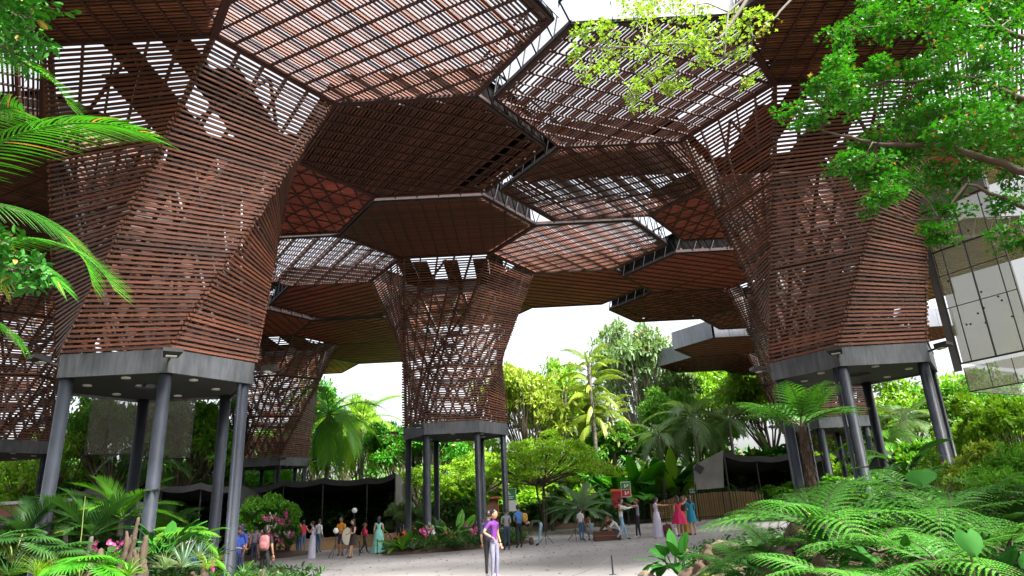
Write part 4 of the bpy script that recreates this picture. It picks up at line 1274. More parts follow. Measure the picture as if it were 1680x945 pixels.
palm_px(455, 730, 54, 14, 70, "droop", G_MID, "palm just behind the far orchid tower", seed=9, trunk_r=.16)
palm_px(1480, 690, 42, 14, 95, "droop", G_GREY, "pale feather palm between the right tower's columns", seed=10, trunk_r=.16)
palm_px(1435, 730, 38, 12, 80, "droop", G_MID, "palm behind the right tower's dark middle column", seed=12, trunk_r=.14)
palm_px(230, 735, 34, 12, 80, "feather", G_DARK, "dark palm with a yellow stem behind the left tower", seed=13, trunk_r=.09)
palm_px(265, 760, 32, 12, 60, "feather", G_DARK, "dark palm beside the left tower's second column", seed=17, trunk_r=.08)
# banana and heliconia thicket
HB = "broad-leaved clumps behind the fence"
for i, (px, Y, n, L_, m, lab) in enumerate([(1015, 52, 34, 3.2, G_VIV, "heliconia clump right of the lime tree"), (1050, 51.5, 40, 3.7, G_VIV, "tall heliconia clump behind the safety sign"), (1085, 52, 40, 3.9, G_VIV, "tallest heliconia clump in the thicket's middle"),
        (1120, 51, 36, 3.7, G_LIME, "heliconia clump beside the tarpaulin flap"), (590, 55, 26, 3.4, G_VIV, "banana clump above the black tent"), (620, 56, 14, 3.0, G_LIME, "paler banana clump behind the tent's right end"),
        (1500, 40, 14, 3.0, G_VIV, "banana plant left of the right tower's outer column")]):
    paddles(gp(px, Y, 0), n, L_, m, lab, HB, seed=30 + i, elev=(.75, 1.5), r=1.1, stem=1.9 if Y > 50 else .6)
# cycad in the bed by the fence
p = at(954, 838, 42.0)
palm(np.array([p[0], 42.0, float(gz(p[0], 42.0))]), p[2] - gz(p[0], 42.0), 30, 2.15, "cycad", G_CYC, "blue-green cycad with stiff arching fronds in the bed by the fence", PG_, seed=2, elev=(.0, 1.35), trunk_r=.22, name="cycad", bark=BARK, cat="cycad")
for i, (px, yc, Y, Lx, lab) in enumerate([(905, 838, 47, 40, "short dark palm left of the cycad"), (1000, 846, 48, 34, "short dark palm right of the cycad")]):
    p = at(px, yc, Y)
    palm(np.array([p[0], Y, float(gz(p[0], Y))]), p[2] - gz(p[0], Y), 14, Lx * mpp(Y), "feather", G_DARK, lab, PG_, seed=40 + i, trunk_r=.14, bark=BARK)

# bed round the middle tower
CB = "planting in the middle tower's bed"
g = random.Random(5)
centre = np.array(CC)
kinds = ["brom", "grass", "agave", "fan"]
spots = []
for i in range(46):
    a = g.uniform(math.pi, 2 * math.pi) if i % 3 else g.uniform(0, 6.28); rr = 3.5 * math.sqrt(g.uniform(.15, 1))
    spots.append((centre[0] + rr * math.cos(a), centre[1] - 1 + rr * .9 * math.sin(a)))
for i, (x, y) in enumerate(spots):
    z = float(gz(x, y)) + .2
    k = kinds[i % 4]
    side_ = ("left end" if x < CC[0] - 1.6 else "left half" if x < CC[0] else "right half" if x < CC[0] + 1.6 else "right end"); dep_ = "front" if y < CC[1] - 1.8 else "back"
    shp_ = {"brom": "strap-leaved rosette", "grass": "grassy tuft", "agave": "spiky agave-like rosette", "fan": "stiff fanned rosette"}[k]; cl_ = ["dark", "green", "grey-green", "deep green", "bluish"][i % 5]
    lab_ = "%s %s at the %s of the middle tower's bed, %s" % (cl_, shp_, dep_, side_)
    rosette_plant((x, y, z), g.uniform(.45, .95), k, [G_DARK, G_MID, G_GREY, G_DARK, G_BLUE][i % 5], lab_, CB, yaw=g.uniform(0, 6))
for i, (px, Y, kind, lab) in enumerate([(644, 33.2, "pink", "pink orchid at the left end of the middle flower bed"), (700, 32.6, "pink", "pink orchid before the middle tower's second column"), (712, 33.0, "white", "white orchid before the middle tower's second column"),
     (775, 32.8, "pink", "tall pink orchid before the middle tower's third column"), (668, 33.0, "red", "red flower near the middle tower's first column"), (690, 33.6, "red", "red flower behind the middle tower's first column"), (655, 32.9, "red", "orange-red flower low at the bed's left end"), (772, 34.6, "pink", "pink orchid at the back right of the middle bed"), (790, 34.2, "pink", "pink orchid just left of the tower's right column"), (738, 33.2, "red", "red flower in the middle of the tower bed")]):
    orchid(gp(px, Y, .25), 1.25 + .3 * (i % 3), kind, lab, "orchids in the middle bed", yaw=i)
for i, (px, Y, L_, n, lab) in enumerate([(730, 34.0, 1.5, 16, "dark broad-leaved plant in the heart of the middle bed"), (752, 34.4, 1.6, 16, "broad-leaved plant left of the middle tower's third column"), (684, 34.4, 1.3, 14, "broad-leaved plant between the middle tower's left columns"), (655, 32.4, 1.0, 10, "broad dark leaves at the bed's left tip"), (812, 32.6, .8, 12, "leafy tuft at the bed's right tip")]):
    paddles(gp(px, Y, .2), n, L_, G_DARK if i % 2 == 0 else G_MID, lab, CB, seed=60 + i, elev=(.4, 1.4), r=.35, name="leafy_plant")
# orchid display under the far left tower
OD = "orchid display by the far left tower"
g = random.Random(8)
for i in range(34):
    px = g.uniform(395, 482); Y = 36.5 + g.uniform(-1.2, 1.4)
    dz = .15 + 1.5 * g.random() * (1 if 415 < px < 475 else .5)
    col = ["pink", "pink", "white"][i % 3]
    hz_ = "low" if dz < .5 else "midway up" if dz < 1.0 else "high"; sx_ = "left" if px < 418 else "centre left" if px < 440 else "centre right" if px < 462 else "right"
    orchid(gp(px, Y, dz), g.uniform(.9, 1.4), col, "%s orchid %s at the %s of the display under the far left tower" % (col, hz_, sx_), OD, m=G_DARK, yaw=g.uniform(0, 6))
for i, (px, Y, w, yt) in enumerate([(420, 38, 70, 812), (450, 38.4, 70, 806), (475, 37.8, 50, 822)]):
    broadleaf(px, yt, Y, w, "dots", G_MID, ["leafy backing shrub at the orchid display's left", "tallest backing shrub of the orchid display", "backing shrub at the orchid display's right end"][i], "garden shrubs", cat="shrub", name="shrub")

# ------------------------------------------------------------------ left bed under the left tower
LB = "planting in the left bed"
def fan_palm(pos, h, n, r, m, label, seed):
    T = thing("fan_palm", label, "palm", pos, LB); g = random.Random(seed)
    for i in range(n):
        yaw = 2.39996 * i; el = g.uniform(.3, 1.3)
        e = np.array([math.cos(yaw) * math.cos(el), math.sin(yaw) * math.cos(el), math.sin(el)]) * h
        MB().tube([(0, 0, 0), e * .5 + np.array([0, 0, .06]), e], .012, 5).build("stalk", STALK, T, base=np.zeros(3))
        o = link("fan_leaf", FAN, T, tuple(e), (el - 1.1, 0, yaw - math.pi / 2), r * g.uniform(.8, 1.1)); setmat(o, m)
    return T
mb = MB(); gg = np.random.default_rng(3)
for i in range(26):
    a = -2.2 + 4.4 * i / 25; d = np.array([math.sin(a), math.cos(a), 0]); sd = np.array([d[1], -d[0], 0]); L_ = 1 - .18 * abs(a) / 2.2
    mb.grid(np.array([[d * u * L_ - sd * w_ + (0, 0, .04 * u - .22 * u ** 3), d * u * L_ + (0, 0, .02 + .04 * u - .22 * u ** 3), d * u * L_ + sd * w_ + (0, 0, .04 * u - .22 * u ** 3)] for u, w_ in ((0, .004), (.45, .05), (.75, .035), (1, .002))]), r=gg.random())
FAN = mb.mesh("fan_leaf", False, [G_VIV])
fan_palm(at(130, 960, 13.5), .55, 9, .5, G_VIV, "bright green fan palm low between the left tower's first two columns", 1)
fan_palm(at(95, 935, 14.5), .5, 8, .45, G_DARK, "dark fan palm at the left tower's first column", 2)
fan_palm(at(20, 925, 14), .6, 9, .5, G_DARK, "dark fan palm in the lower left corner", 3)
fan_palm(at(300, 905, 16.5), .55, 9, .5, G_MID, "fan palm right of the left tower's second column", 5)
for i, (px, py, Y, n, L_, m, lab) in enumerate([(150, 880, 16, 12, 1.5, G_DARK, "dark feathery palm clump between the left tower's columns"), (200, 850, 17, 12, 1.5, G_MID, "feathery palm clump left of the second column"), (40, 880, 16, 10, 1.3, G_DARK, "dark feathery clump before the brick building"), (275, 870, 19, 10, 1.2, G_DARK, "dark feathery palm behind the second column"), (110, 865, 19, 10, 1.4, G_DARK, "dark feathery palm behind the first column")]):
    p = at(px, py, Y); T = palm(np.array([p[0], Y, p[2] - .3]), .3, n, L_, "feather", m, lab, LB, seed=70 + i, elev=(.2, 1.3), trunk_r=.06)
for i, (px, py, Y, s, k, m, lab) in enumerate([(300, 930, 14.5, .65, "agave", G_BLUE, "blue-green agave right of the second column"), (325, 915, 15.5, .5, "agave", G_BLUE, "smaller agave near the third column"), (270, 935, 14, .5, "grass", G_GREY, "tuft of grey grass at the second column's foot"), (340, 935, 15, .5, "grass", G_LIME, "yellowish grass tuft by the third column"), (60, 945, 12.5, .55, "grass", G_LIME, "lime grass tuft at the bottom left"), (170, 935, 13.5, .5, "grass", G_MID, "grass tuft right of the bright fan palm"), (210, 945, 13, .5, "brom", G_MID, "bromeliad before the second column"), (15, 945, 12.5, .6, "fan", G_DARK, "stiff dark rosette in the bottom left corner"), (400, 950, 16, .5, "brom", G_DARK, "rosette by the third column's foot"), (355, 915, 17.5, .5, "brom", G_DARK, "small rosette behind the third column"), (435, 960, 17, .55, "grass", G_GREY, "grass tuft at the plaza's near left corner")]):
    p = at(px, py, Y); rosette_plant(p, s, k, m, lab, LB, yaw=i)
for i, (px, py, Y, n, L_, m, lab) in enumerate([(265, 890, 15.5, 18, .8, G_GLOSS, "broad green leaves right of the second column"), (300, 882, 17, 12, .8, G_MID, "broad leaves behind the blue agave"), (110, 925, 14.5, 10, .6, G_MID, "broad leaves behind the bright fan palm"), (5, 900, 15, 12, .9, G_DARK, "dark broad leaves at the left edge"), (380, 930, 17, 8, .5, G_MID, "leafy tuft at the third column"), (180, 905, 15, 10, .7, G_DARK, "dark leaves behind the dead wood")]):
    p = at(px, py, Y); paddles(p - (0, 0, .2), n, L_, m, lab, LB, seed=80 + i, elev=(.3, 1.3), r=.25, name="leafy_plant")
for i, (px, py, Y, h, r, lab, lean) in enumerate([(205, 925, 14.6, 1.15, .12, "pale split dead trunk between the left tower's columns", (.12, 0)), (225, 935, 14.2, .9, .14, "gnarled dead stump at the second column", (.05, 0)), (165, 925, 14.8, .55, .2, "knobbly dead stump left of the split trunk", (-.1, 0)), (330, 945, 15, .45, .16, "brown stump near the third column", (0, 0)), (428, 950, 18, .5, .15, "brown stump beside the woman with the rucksack", (0, 0))]):
    p = at(px, py, Y); stump(p - (0, 0, .15), h, r, lab, seed=i, lean=lean)
for i, (px, py, Y, kind, lab) in enumerate([(160, 885, 16, "pink", "pink orchid between the left tower's columns"), (192, 885, 15.6, "pink", "pink orchid beside the split dead trunk"), (85, 920, 14.8, "pink", "pale pink orchid at the first column's foot"), (292, 880, 18, "pink", "pink orchid right of the second column"), (312, 882, 18.5, "white", "white orchid spray near the third column"), (285, 868, 19, "white", "white orchid spray behind the second column"), (352, 918, 17, "pink", "pink orchid before the man in blue")]):
    p = at(px, py, Y); orchid(p - (0, 0, .45), .9, kind, lab, "orchids in the left bed", yaw=i)
mb = MB(); p = at(129, 900, 15)
K = [p + np.array([.02 * math.sin(5 * t), 0, 1.35 * t - .3]) for t in np.linspace(0, 1, 8)]
solo(mb.tube(K, np.linspace(.014, .006, 8), 6), "tall_stem", STALK, "single tall yellow-green stem rising from the left bed", "stem", base=K[0])

# ------------------------------------------------------------------ right bed: ferns and shrubs in front of the right tower
RB = "ferns in the right bed"
FERN_SPOTS = [((1345, 872, 8.6), 8, 1.32, (.15, .9), "large fern with a raised arching frond left of the tree fern", 1), ((1555, 850, 8.4), 8, 1.28, (.1, .75), "broad fern spreading before the outer column", 2), ((1440, 905, 7.4), 7, 0.97, (.1, .7), "fern in the lower middle of the right bed", 3),
   ((1655, 905, 7.2), 6, 0.97, (.1, .7), "fern in the bottom right corner", 4), ((1265, 905, 9.4), 6, 0.84, (.2, .8), "small fern beside the dark stump", 5), ((1450, 830, 10.5), 7, 1.14, (.1, .6), "fern behind the lower middle one, under the tree fern", 6),
   ((1360, 945, 6.8), 6, 0.79, (.2, .8), "fern at the bottom edge left of centre in the right bed", 7), ((1540, 930, 6.6), 6, 0.84, (.1, .7), "fern at the bottom edge beneath the heart leaf", 8), ((1600, 825, 9.5), 6, 0.97, (.2, .8), "fern at the outer column's foot", 9), ((1500, 880, 8.0), 7, 1.05, (.1, .8), "fern squeezed between the two largest right-hand ferns", 31), ((1490, 800, 11.5), 7, 1.0, (.2, .8), "fern between the thick column and the outer column", 35), ((1210, 925, 10.2), 6, .7, (.3, .9), "little fern by the tan rock", 36), ((1390, 800, 12.5), 6, 0.97, (.1, .6), "fern at the foot of the tree fern", 11)]
for (px, py, Y), n, L_, el, lab, sd in FERN_SPOTS:
    fern(at(px, py, Y), n, L_ * 1.12, lab, RB, elev=el, seed=sd)
b = at(1330, 800, 12.6); t_ = at(1316, 700, 12.6)
T = thing("tree_fern", "tree fern with a slim brown trunk and flat umbrella of fronds before the right tower", "tree fern", b - (0, 0, .6))
mb = MB(); K = [b - (0, 0, .7) + (t_ - b + (0, 0, .7)) * u for u in np.linspace(0, 1, 8)]
mb.tube(K, np.linspace(.11, .065, 8), 12)
gg = np.random.default_rng(6); P, d = blob_points(gg, (0, 0, 0), (1, 1, 1), 260, 1)
ts = gg.random(260); P = np.array([K[0] + (K[-1] - K[0]) * q for q in ts]) + np.c_[norm(d[:, :2]) * .08, np.zeros(260)]
scatter(mb, LEAF_SLIM, P, np.c_[d[:, :2] * .5, -np.ones(260)], np.c_[d[:, :2], np.zeros(260)], np.full(260, .13), gg)
mb.build("trunk", mat("shaggy fern trunk", (.075, .045, .028), .95, col2=(.035, .022, .015), scale=9, bump=.8), T)
fern(t_, 12, 1.3, "", "", elev=(.5, .95), seed=12, parent=T)
# heart leaves
def heart():
    mb = MB(); rows = []
    for i in range(9):
        u = i / 8
        w = .5 * math.sin(math.pi * (.02 + .98 * u) ** .55) ** .8 if u < 1 else .005
        y = u - .25
        back = -.28 * (1 - u) ** 3
        rows.append([(-w, y + back * 1.2, -.10 * w * 2 - .12 * u * u), (-w * .5, y + back * .6, .0 - .12 * u * u), (0, y, .05 - .14 * u * u), (w * .5, y + back * .6, -.12 * u * u), (w, y + back * 1.2, -.10 * w * 2 - .12 * u * u)])
    return mb.grid(np.array(rows)).mesh("leaf", True, [G_VIV])
HEART = heart()
for i, (px, py, Y, s, ex, yaw, m, lab) in enumerate([(1590, 885, 6.0, .2, -.9, 2.8, G_GLOSS, "big bright heart-shaped leaf near the bottom right"), (1510, 778, 10.5, .42, -.4, 2.6, G_GLOSS, "large dark round leaf left of the outer column")]):
    p = at(px, py, Y); T = thing("arum_plant", lab, "plant", (p[0], p[1], p[2] - .7), "arum leaves in the right bed")
    o = link("leaf", HEART, T, (0, 0, .7), (ex, 0, yaw), s); setmat(o, m)
    MB().tube([(0, .05, 0), (0, .06, .4), (0, 0, .7)], [.016, .013, .008], 6).build("stalk", STALK, T, base=np.zeros(3))
for i, (px, py, Y, n, L_, m, lab) in enumerate([(1108, 918, 13.5, 30, .75, G_GLOSS, "glossy broad-leaved plant at the plaza's edge"), (1225, 925, 10.5, 24, .6, G_GLOSS, "glossy leaves right of the dark stump"), (1290, 935, 8.5, 22, .5, G_GLOSS, "leafy tuft at the bottom edge among the ferns"), (1180, 945, 11, 10, .4, G_LIME, "small lime leaves at the stump's foot"), (1480, 760, 16, 12, 1.0, G_DARK, "dark leafy plant behind the right bed"), (1640, 860, 8.5, 24, .7, G_DARK, "dark leafy plant under the bamboo"), (1470, 915, 7.2, 22, .5, G_GLOSS, "broad glossy leaves between the lowest ferns"), (1390, 890, 8.6, 20, .55, G_GLOSS, "glossy leaves among the fern stalks left of centre"), (1640, 935, 6.8, 20, .5, G_GLOSS, "glossy leaves in the bottom right corner"), (1300, 905, 9.4, 18, .5, G_DARK, "dark leaves below the large arching fern")]):
    p = at(px, py, Y); paddles(p - (0, 0, .15), n, L_, m, lab, "leafy plants in the right bed", seed=90 + i, elev=(.25, 1.3), r=.22, name="leafy_plant")
p = at(1150, 950, 12); stump(p, .62, .26, "dark jagged tree stump at the plaza's edge", seed=21, lean=(.12, 0), m=mat("dark old wood", (.13, .085, .055), .9, col2=(.045, .03, .02), scale=5, stretch=(1, 1, .3), bump=.9, bscale=9))
for i, (px, py, Y, h, r, lab) in enumerate([(1290, 880, 10, .45, .15, "brown stump half hidden by the large fern"), (1330, 925, 8, .35, .14, "pale curled dead wood at the bottom edge")]):
    p = at(px, py, Y); stump(p - (0, 0, .15), h, r, lab, seed=40 + i, lean=(.1, 0))
for i, (px, py, Y, r, lab) in enumerate([(1190, 902, 12.5, .2, "tan rock right of the dark stump"), (1062, 948, 13, .14, "tan rock at the bottom edge by the glossy plant"), (1260, 942, 9.5, .12, "small tan rock among the right bed's leaves")]):
    rock(at(px, py, Y), r, lab, seed=i)
p = at(1320, 850, 9.2); orchid(p - (0, 0, .3), .6, "pink", "pink orchid flowering among the large fern's fronds", "orchids in the right bed")
# bushes and bamboo on the right
for i, (px, yt, Y, w, k, m, lab) in enumerate([(1590, 640, 24, 150, "dots", G_LIME, "bright lime bush right of the outer column"), (1650, 650, 20, 170, "dots", G_LIME, "bright lime bush at the right edge"), (1600, 720, 17, 120, "dots", G_YEL, "yellow-green bush beside the outer column's foot"), (1665, 720, 14, 150, "slim", G_MID, "bamboo-like bush at the right edge"), (1625, 760, 13, 130, "slim", G_MID, "narrow-leaved bush right of the outer column's foot"), (1700, 790, 11, 170, "slim", G_DARK, "dark bamboo in the lower right"), (1640, 610, 30, 120, "open", G_MID, "thin tree rising to the net enclosure's hem"), (1545, 690, 28, 100, "dots", G_LIME, "lime bush seen left of the outer column"), (1500, 700, 34, 110, "bush", G_MID, "shrub beside the banana plant")]):
    broadleaf(px, yt, Y, w, k, m, lab, "bushes on the right", cat="bush", name="bush")
# low growth on the beds that nobody could count
def cover(name, cx, cy, rx, ry, n, size, m, lab, seed, hgt=.35):
    g = np.random.default_rng(seed); a = g.random(n) * 6.283; r_ = np.sqrt(g.random(n))
    x = cx + rx * r_ * np.cos(a); y = cy + ry * r_ * np.sin(a)
    z = gz(x, y) + .06 + .38 * (1 - r_ ** 2.4) + g.random(n) ** 2 * hgt
    D = np.c_[g.normal(size=(n, 2)), g.uniform(.1, 1.1, n)]; N = np.c_[g.normal(size=(n, 2)) * .5, np.ones(n)]
    mb = MB(); scatter(mb, LEAF_OVAL, np.c_[x, y, z], D, N, size * g.uniform(.6, 1.4, n), g)
    tag(mb.build(name, m), lab, "ground cover", kind="stuff")
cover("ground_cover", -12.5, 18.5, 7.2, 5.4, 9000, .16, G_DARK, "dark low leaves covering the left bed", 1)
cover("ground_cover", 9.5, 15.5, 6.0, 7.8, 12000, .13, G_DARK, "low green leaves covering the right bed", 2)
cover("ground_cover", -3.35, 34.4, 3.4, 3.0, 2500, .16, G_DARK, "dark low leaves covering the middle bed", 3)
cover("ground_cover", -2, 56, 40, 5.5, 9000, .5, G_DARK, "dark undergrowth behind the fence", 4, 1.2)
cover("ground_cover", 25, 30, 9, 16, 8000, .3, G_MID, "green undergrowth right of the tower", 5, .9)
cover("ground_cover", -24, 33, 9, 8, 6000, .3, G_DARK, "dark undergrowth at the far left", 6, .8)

# fallen leaves on the paving
gq = np.random.default_rng(31); n = 1500
x = gq.uniform(-9, 12, n); y = gq.uniform(17, 45, n)
keep = (np.abs(x - 1) < 6 + (y - 17) * .3) & ((x - CC[0]) ** 2 + (y - 34) ** 2 > 13) & (x < 2.5 + (y - 15) * .62)
x, y = x[keep], y[keep]; n = len(x); mbq = MB()
scatter(mbq, LEAF_OVAL, np.c_[x, y, gz(x, y) + .014], np.c_[gq.normal(size=(n, 2)), np.zeros(n)], np.tile((0, 0, 1.0), (n, 1)) + gq.normal(size=(n, 3)) * .1, gq.uniform(.05, .13, n), gq)
tag(mbq.build("leaf_litter", mat("dry leaf litter", (.16, .09, .04), .9, col2=(.08, .05, .025), scale=3, use_rnd=True)), "dry fallen leaves scattered over the paving", "leaf litter", kind="stuff")

# ------------------------------------------------------------------ overhanging foliage near the camera
def overhang(name, label, base, clusters, m, leaf, tpl, limbs, bark=BARK, seed=1, per=110, rad=.17, flat=.6, cat="tree"):
    """a tree whose limbs reach into view: limbs are lists of points, clusters are leaf masses"""
    g = np.random.default_rng(seed)
    T = thing(name, label, cat, base)
    mb = MB()
    for K, r0, r1 in limbs:
        K = np.array(K); n = len(K) * 5
        tt = np.linspace(0, len(K) - 1, n); Q = np.array([[np.interp(t, np.arange(len(K)), K[:, c]) for c in range(3)] for t in tt]) + g.normal(size=(n, 3)) * .012
        mb.tube(Q, np.linspace(r0, r1, n), 7)
    cr = MB()
    nodes = np.concatenate([np.array(K) for K, _, _ in limbs])
    for c, s in clusters:
        c = np.asarray(c)
        k = int(g.integers(3, 6))
        j = np.argmin(np.linalg.norm(nodes - c, axis=1))
        mb.tube([nodes[j], (nodes[j] + c) / 2 + g.normal(size=3) * .06, c], [.012, .009, .004], 5)
        for q in range(k):
            e = c + g.normal(size=3) * np.array([.16, .2, .07]) * s
            mb.tube([c, (c + e) / 2 + g.normal(size=3) * .02, e], [.005, .004, .002], 4)
            leaf_clump(cr, g, e, np.array([1, 1, flat]) * rad * s * g.uniform(.7, 1.2), int(per * s / k * 2.2), leaf, tpl, droop=.25, shell=.2)
    mb.build("trunk", bark, T, smooth=True)
    cr.build("crown", m, T)
    return T
def cl(lst, Y, s=1.0, seed=0):
    g = random.Random(seed)
    return [(at(px, py, Y + g.uniform(-.6, .6)), s * q) for px, py, q in lst]
# tree reaching in from the upper right
R1 = [(1660, 20, 1.1), (1610, 15, 1.1), (1560, 18, 1), (1510, 12, 1), (1460, 10, 1), (1430, 28, .8), (1400, 52, .8), (1385, 68, .5), (1540, 55, 1), (1590, 60, 1), (1640, 70, 1.1), (1675, 110, 1.1), (1480, 40, .8),
      (1560, 100, 1.1), (1610, 115, 1.1), (1650, 150, 1.1), (1520, 110, 1), (1480, 112, .9), (1440, 112, .9), (1400, 118, .8), (1360, 130, .8), (1340, 150, .7), (1315, 185, .6), (1330, 200, .5), (1385, 160, .9), (1430, 155, 1), (1480, 165, 1), (1530, 160, 1), (1580, 170, 1.1), (1630, 200, 1.1), (1675, 200, 1.1),
      (1560, 210, 1.1), (1510, 205, 1), (1470, 210, .9), (1440, 235, .9), (1420, 255, .9), (1390, 275, .7), (1460, 265, 1), (1500, 255, 1), (1550, 260, 1.1), (1600, 250, 1.1), (1650, 250, 1.1), (1490, 300, .9), (1440, 300, .7), (1530, 300, .9), (1460, 330, .6), (1430, 335, .5), (1580, 295, .8), (1530, 380, .5), (1555, 395, .5), (1570, 350, .5), (1540, 345, .6), (1660, 330, .7), (1670, 290, .8), (1650, 380, .5), (1675, 400, .6)]
YT = 7.6
b = at(1850, 850, YT + .6); b[2] = gz(b[0], b[1])
fk = at(1830, 420, YT + .5)
overhang("overhanging_tree", "vivid green small-leaved tree reaching in from the upper right", b, cl(R1, YT, 1, 2), G_VIV, .06, LEAF_LOBE,
   [([b, fk], .16, .12), ([fk, at(1690, 285, YT), at(1560, 240, YT), at(1440, 235, YT), at(1350, 215, YT)], .07, .012), ([fk, at(1700, 170, YT), at(1590, 130, YT), at(1450, 135, YT), at(1340, 165, YT)], .06, .01),
    ([fk, at(1740, 90, YT), at(1640, 45, YT), at(1520, 30, YT), at(1400, 50, YT)], .05, .01), ([fk, at(1680, 340, YT), at(1590, 300, YT), at(1540, 360, YT)], .04, .008), ([fk, at(1700, 360, YT), at(1660, 390, YT)], .03, .006)], seed=5, per=185, rad=.27)
# yellow-green branches at the top
R2 = [(955, 55, .7), (985, 75, .8), (1010, 50, .9), (1040, 30, .9), (1050, 75, .9), (1080, 55, 1), (1110, 25, 1), (1120, 75, .9), (1150, 45, .9), (1180, 70, .8), (1200, 40, .8), (1230, 30, .7), (1090, 105, .7), (1060, 130, .6), (1035, 165, .5), (1050, 150, .6), (1090, 150, .6), (1115, 140, .5), (1150, 100, .6), (1210, 100, .6), (945, 100, .4), (1240, 60, .6), (1070, 5, .9), (1140, 8, .8), (960, 125, .4), (1000, 110, .5), (1225, 130, .4)]
YT2 = 8.2
b2 = at(1900, 850, YT2 + 1.2); b2[2] = gz(b2[0], b2[1]); fk2 = at(1760, -180, YT2 + .8)
overhang("overhanging_tree", "sparse yellow-green branches hanging in at the top centre", b2, cl(R2, YT2, 1, 3), G_BRANCH, .062, LEAF_LOBE,
   [([b2, fk2], .15, .09), ([fk2, at(1400, -120, YT2), at(1240, -20, YT2), at(1180, 65, YT2), at(1060, 75, YT2), at(970, 80, YT2)], .05, .006), ([at(1240, -20, YT2), at(1195, 20, YT2), at(1188, 95, YT2)], .03, .006), ([at(1180, 65, YT2), at(1110, 120, YT2), at(1040, 160, YT2)], .016, .004), ([at(1400, -120, YT2), at(1280, 20, YT2), at(1235, 60, YT2)], .03, .005)], bark=BARKG, seed=6, per=62, rad=.25)
# leaves and palm fronds at the left edge
R3 = [(10, 10, 1), (35, 25, .9), (20, 55, .9), (45, 60, .7), (5, 80, .8), (50, 10, .8), (25, 85, .5), (-20, 40, 1)]
R4 = [(5, 395, .6), (25, 420, .6), (15, 445, .6), (40, 455, .5), (45, 472, .4), (-20, 400, .8), (30, 440, .5)]
YT3 = 6.0
b3 = at(-260, 850, YT3 + .3); b3[2] = gz(b3[0], b3[1]); fk3 = at(-220, 200, YT3)
overhang("overhanging_tree", "broad-leaved vine-hung tree at the upper left edge", b3, cl(R3 + R4, YT3, 1, 4), G_GLOSS, .10, LEAF_OVAL,
   [([b3, fk3], .14, .09), ([fk3, at(-80, 30, YT3), at(20, 20, YT3), at(45, 50, YT3)], .03, .006), ([fk3, at(-60, 330, YT3), at(10, 400, YT3), at(40, 450, YT3)], .02, .005)], seed=7, per=46)
c = at(-95, 330, 6.6)
T = thing("palm", "feather palm whose long green fronds arch in from the left edge", "palm", (c[0], c[1], gz(c[0], c[1])))
off = c - np.array(T["_b"])
MB().tube([(c[0] - .1, c[1], gz(c[0], c[1]) - .1), (c[0] - .05, c[1], c[2] * .5), c], [.13, .11, .1], 10).build("trunk", BARKG, T, smooth=True)
for i, (px, py, yaw, el, rl, L_) in enumerate([(-140, 130, -1.5, .75, .1, 2.1), (-120, 320, -1.62, .9, .05, 2.75), (-90, 440, -1.45, .8, .2, 2.0), (-90, 440, -1.75, .45, .2, 1.6), (-130, 250, -1.9, .9, -.3, 2.0), (-100, 520, -1.5, .3, .2, 1.0), (-95, 340, -1.2, .45, .6, 1.9), (-95, 330, 1.2, .5, 0, 1.8), (-95, 330, .2, .6, 0, 1.8), (-95, 330, 2.6, .5, 0, 1.8), (-95, 330, -2.5, .4, 0, 1.7)]):
    q = at(px, py, 6.6) - np.array(T["_b"])
    o = link("frond", PALMF["near"][i % 2], T, tuple(q), (el, rl, yaw), L_)
    if i > 6: setmat(o, G_MID)

# unseen trees added beside and behind the camera to cut the sky's fill light
for i, (x, y, h, w, lab) in enumerate([(15, 5, 13, 11, "tall tree outside the view, right of the camera"), (20, 12, 14, 11, "tall tree outside the view, right of the garden bed"), (9, -9, 13, 11, "tall tree behind the camera on its right"), (-6, -12, 13, 11, "tall tree behind the camera on its left"), (-24, 14, 13, 10, "tall tree outside the view beside the left tower"), (-14.5, 7.5, 11.5, 9, "tall tree outside the view, left of the camera"), (-20, 4, 12, 10, "second tall tree outside the view, left of the camera")]):
    T = thing("broadleaf_tree", lab, "tree", (x, y, gz(x, y)), "trees around the viewpoint")
    for k_, n_ in ((0, "trunk"), (1, "crown")):
        o = link(n_, UT["round"][k_], T, None, (0, 0, i * 1.3), (w / .95, w / .95, h))
        if k_: setmat(o, G_MID)
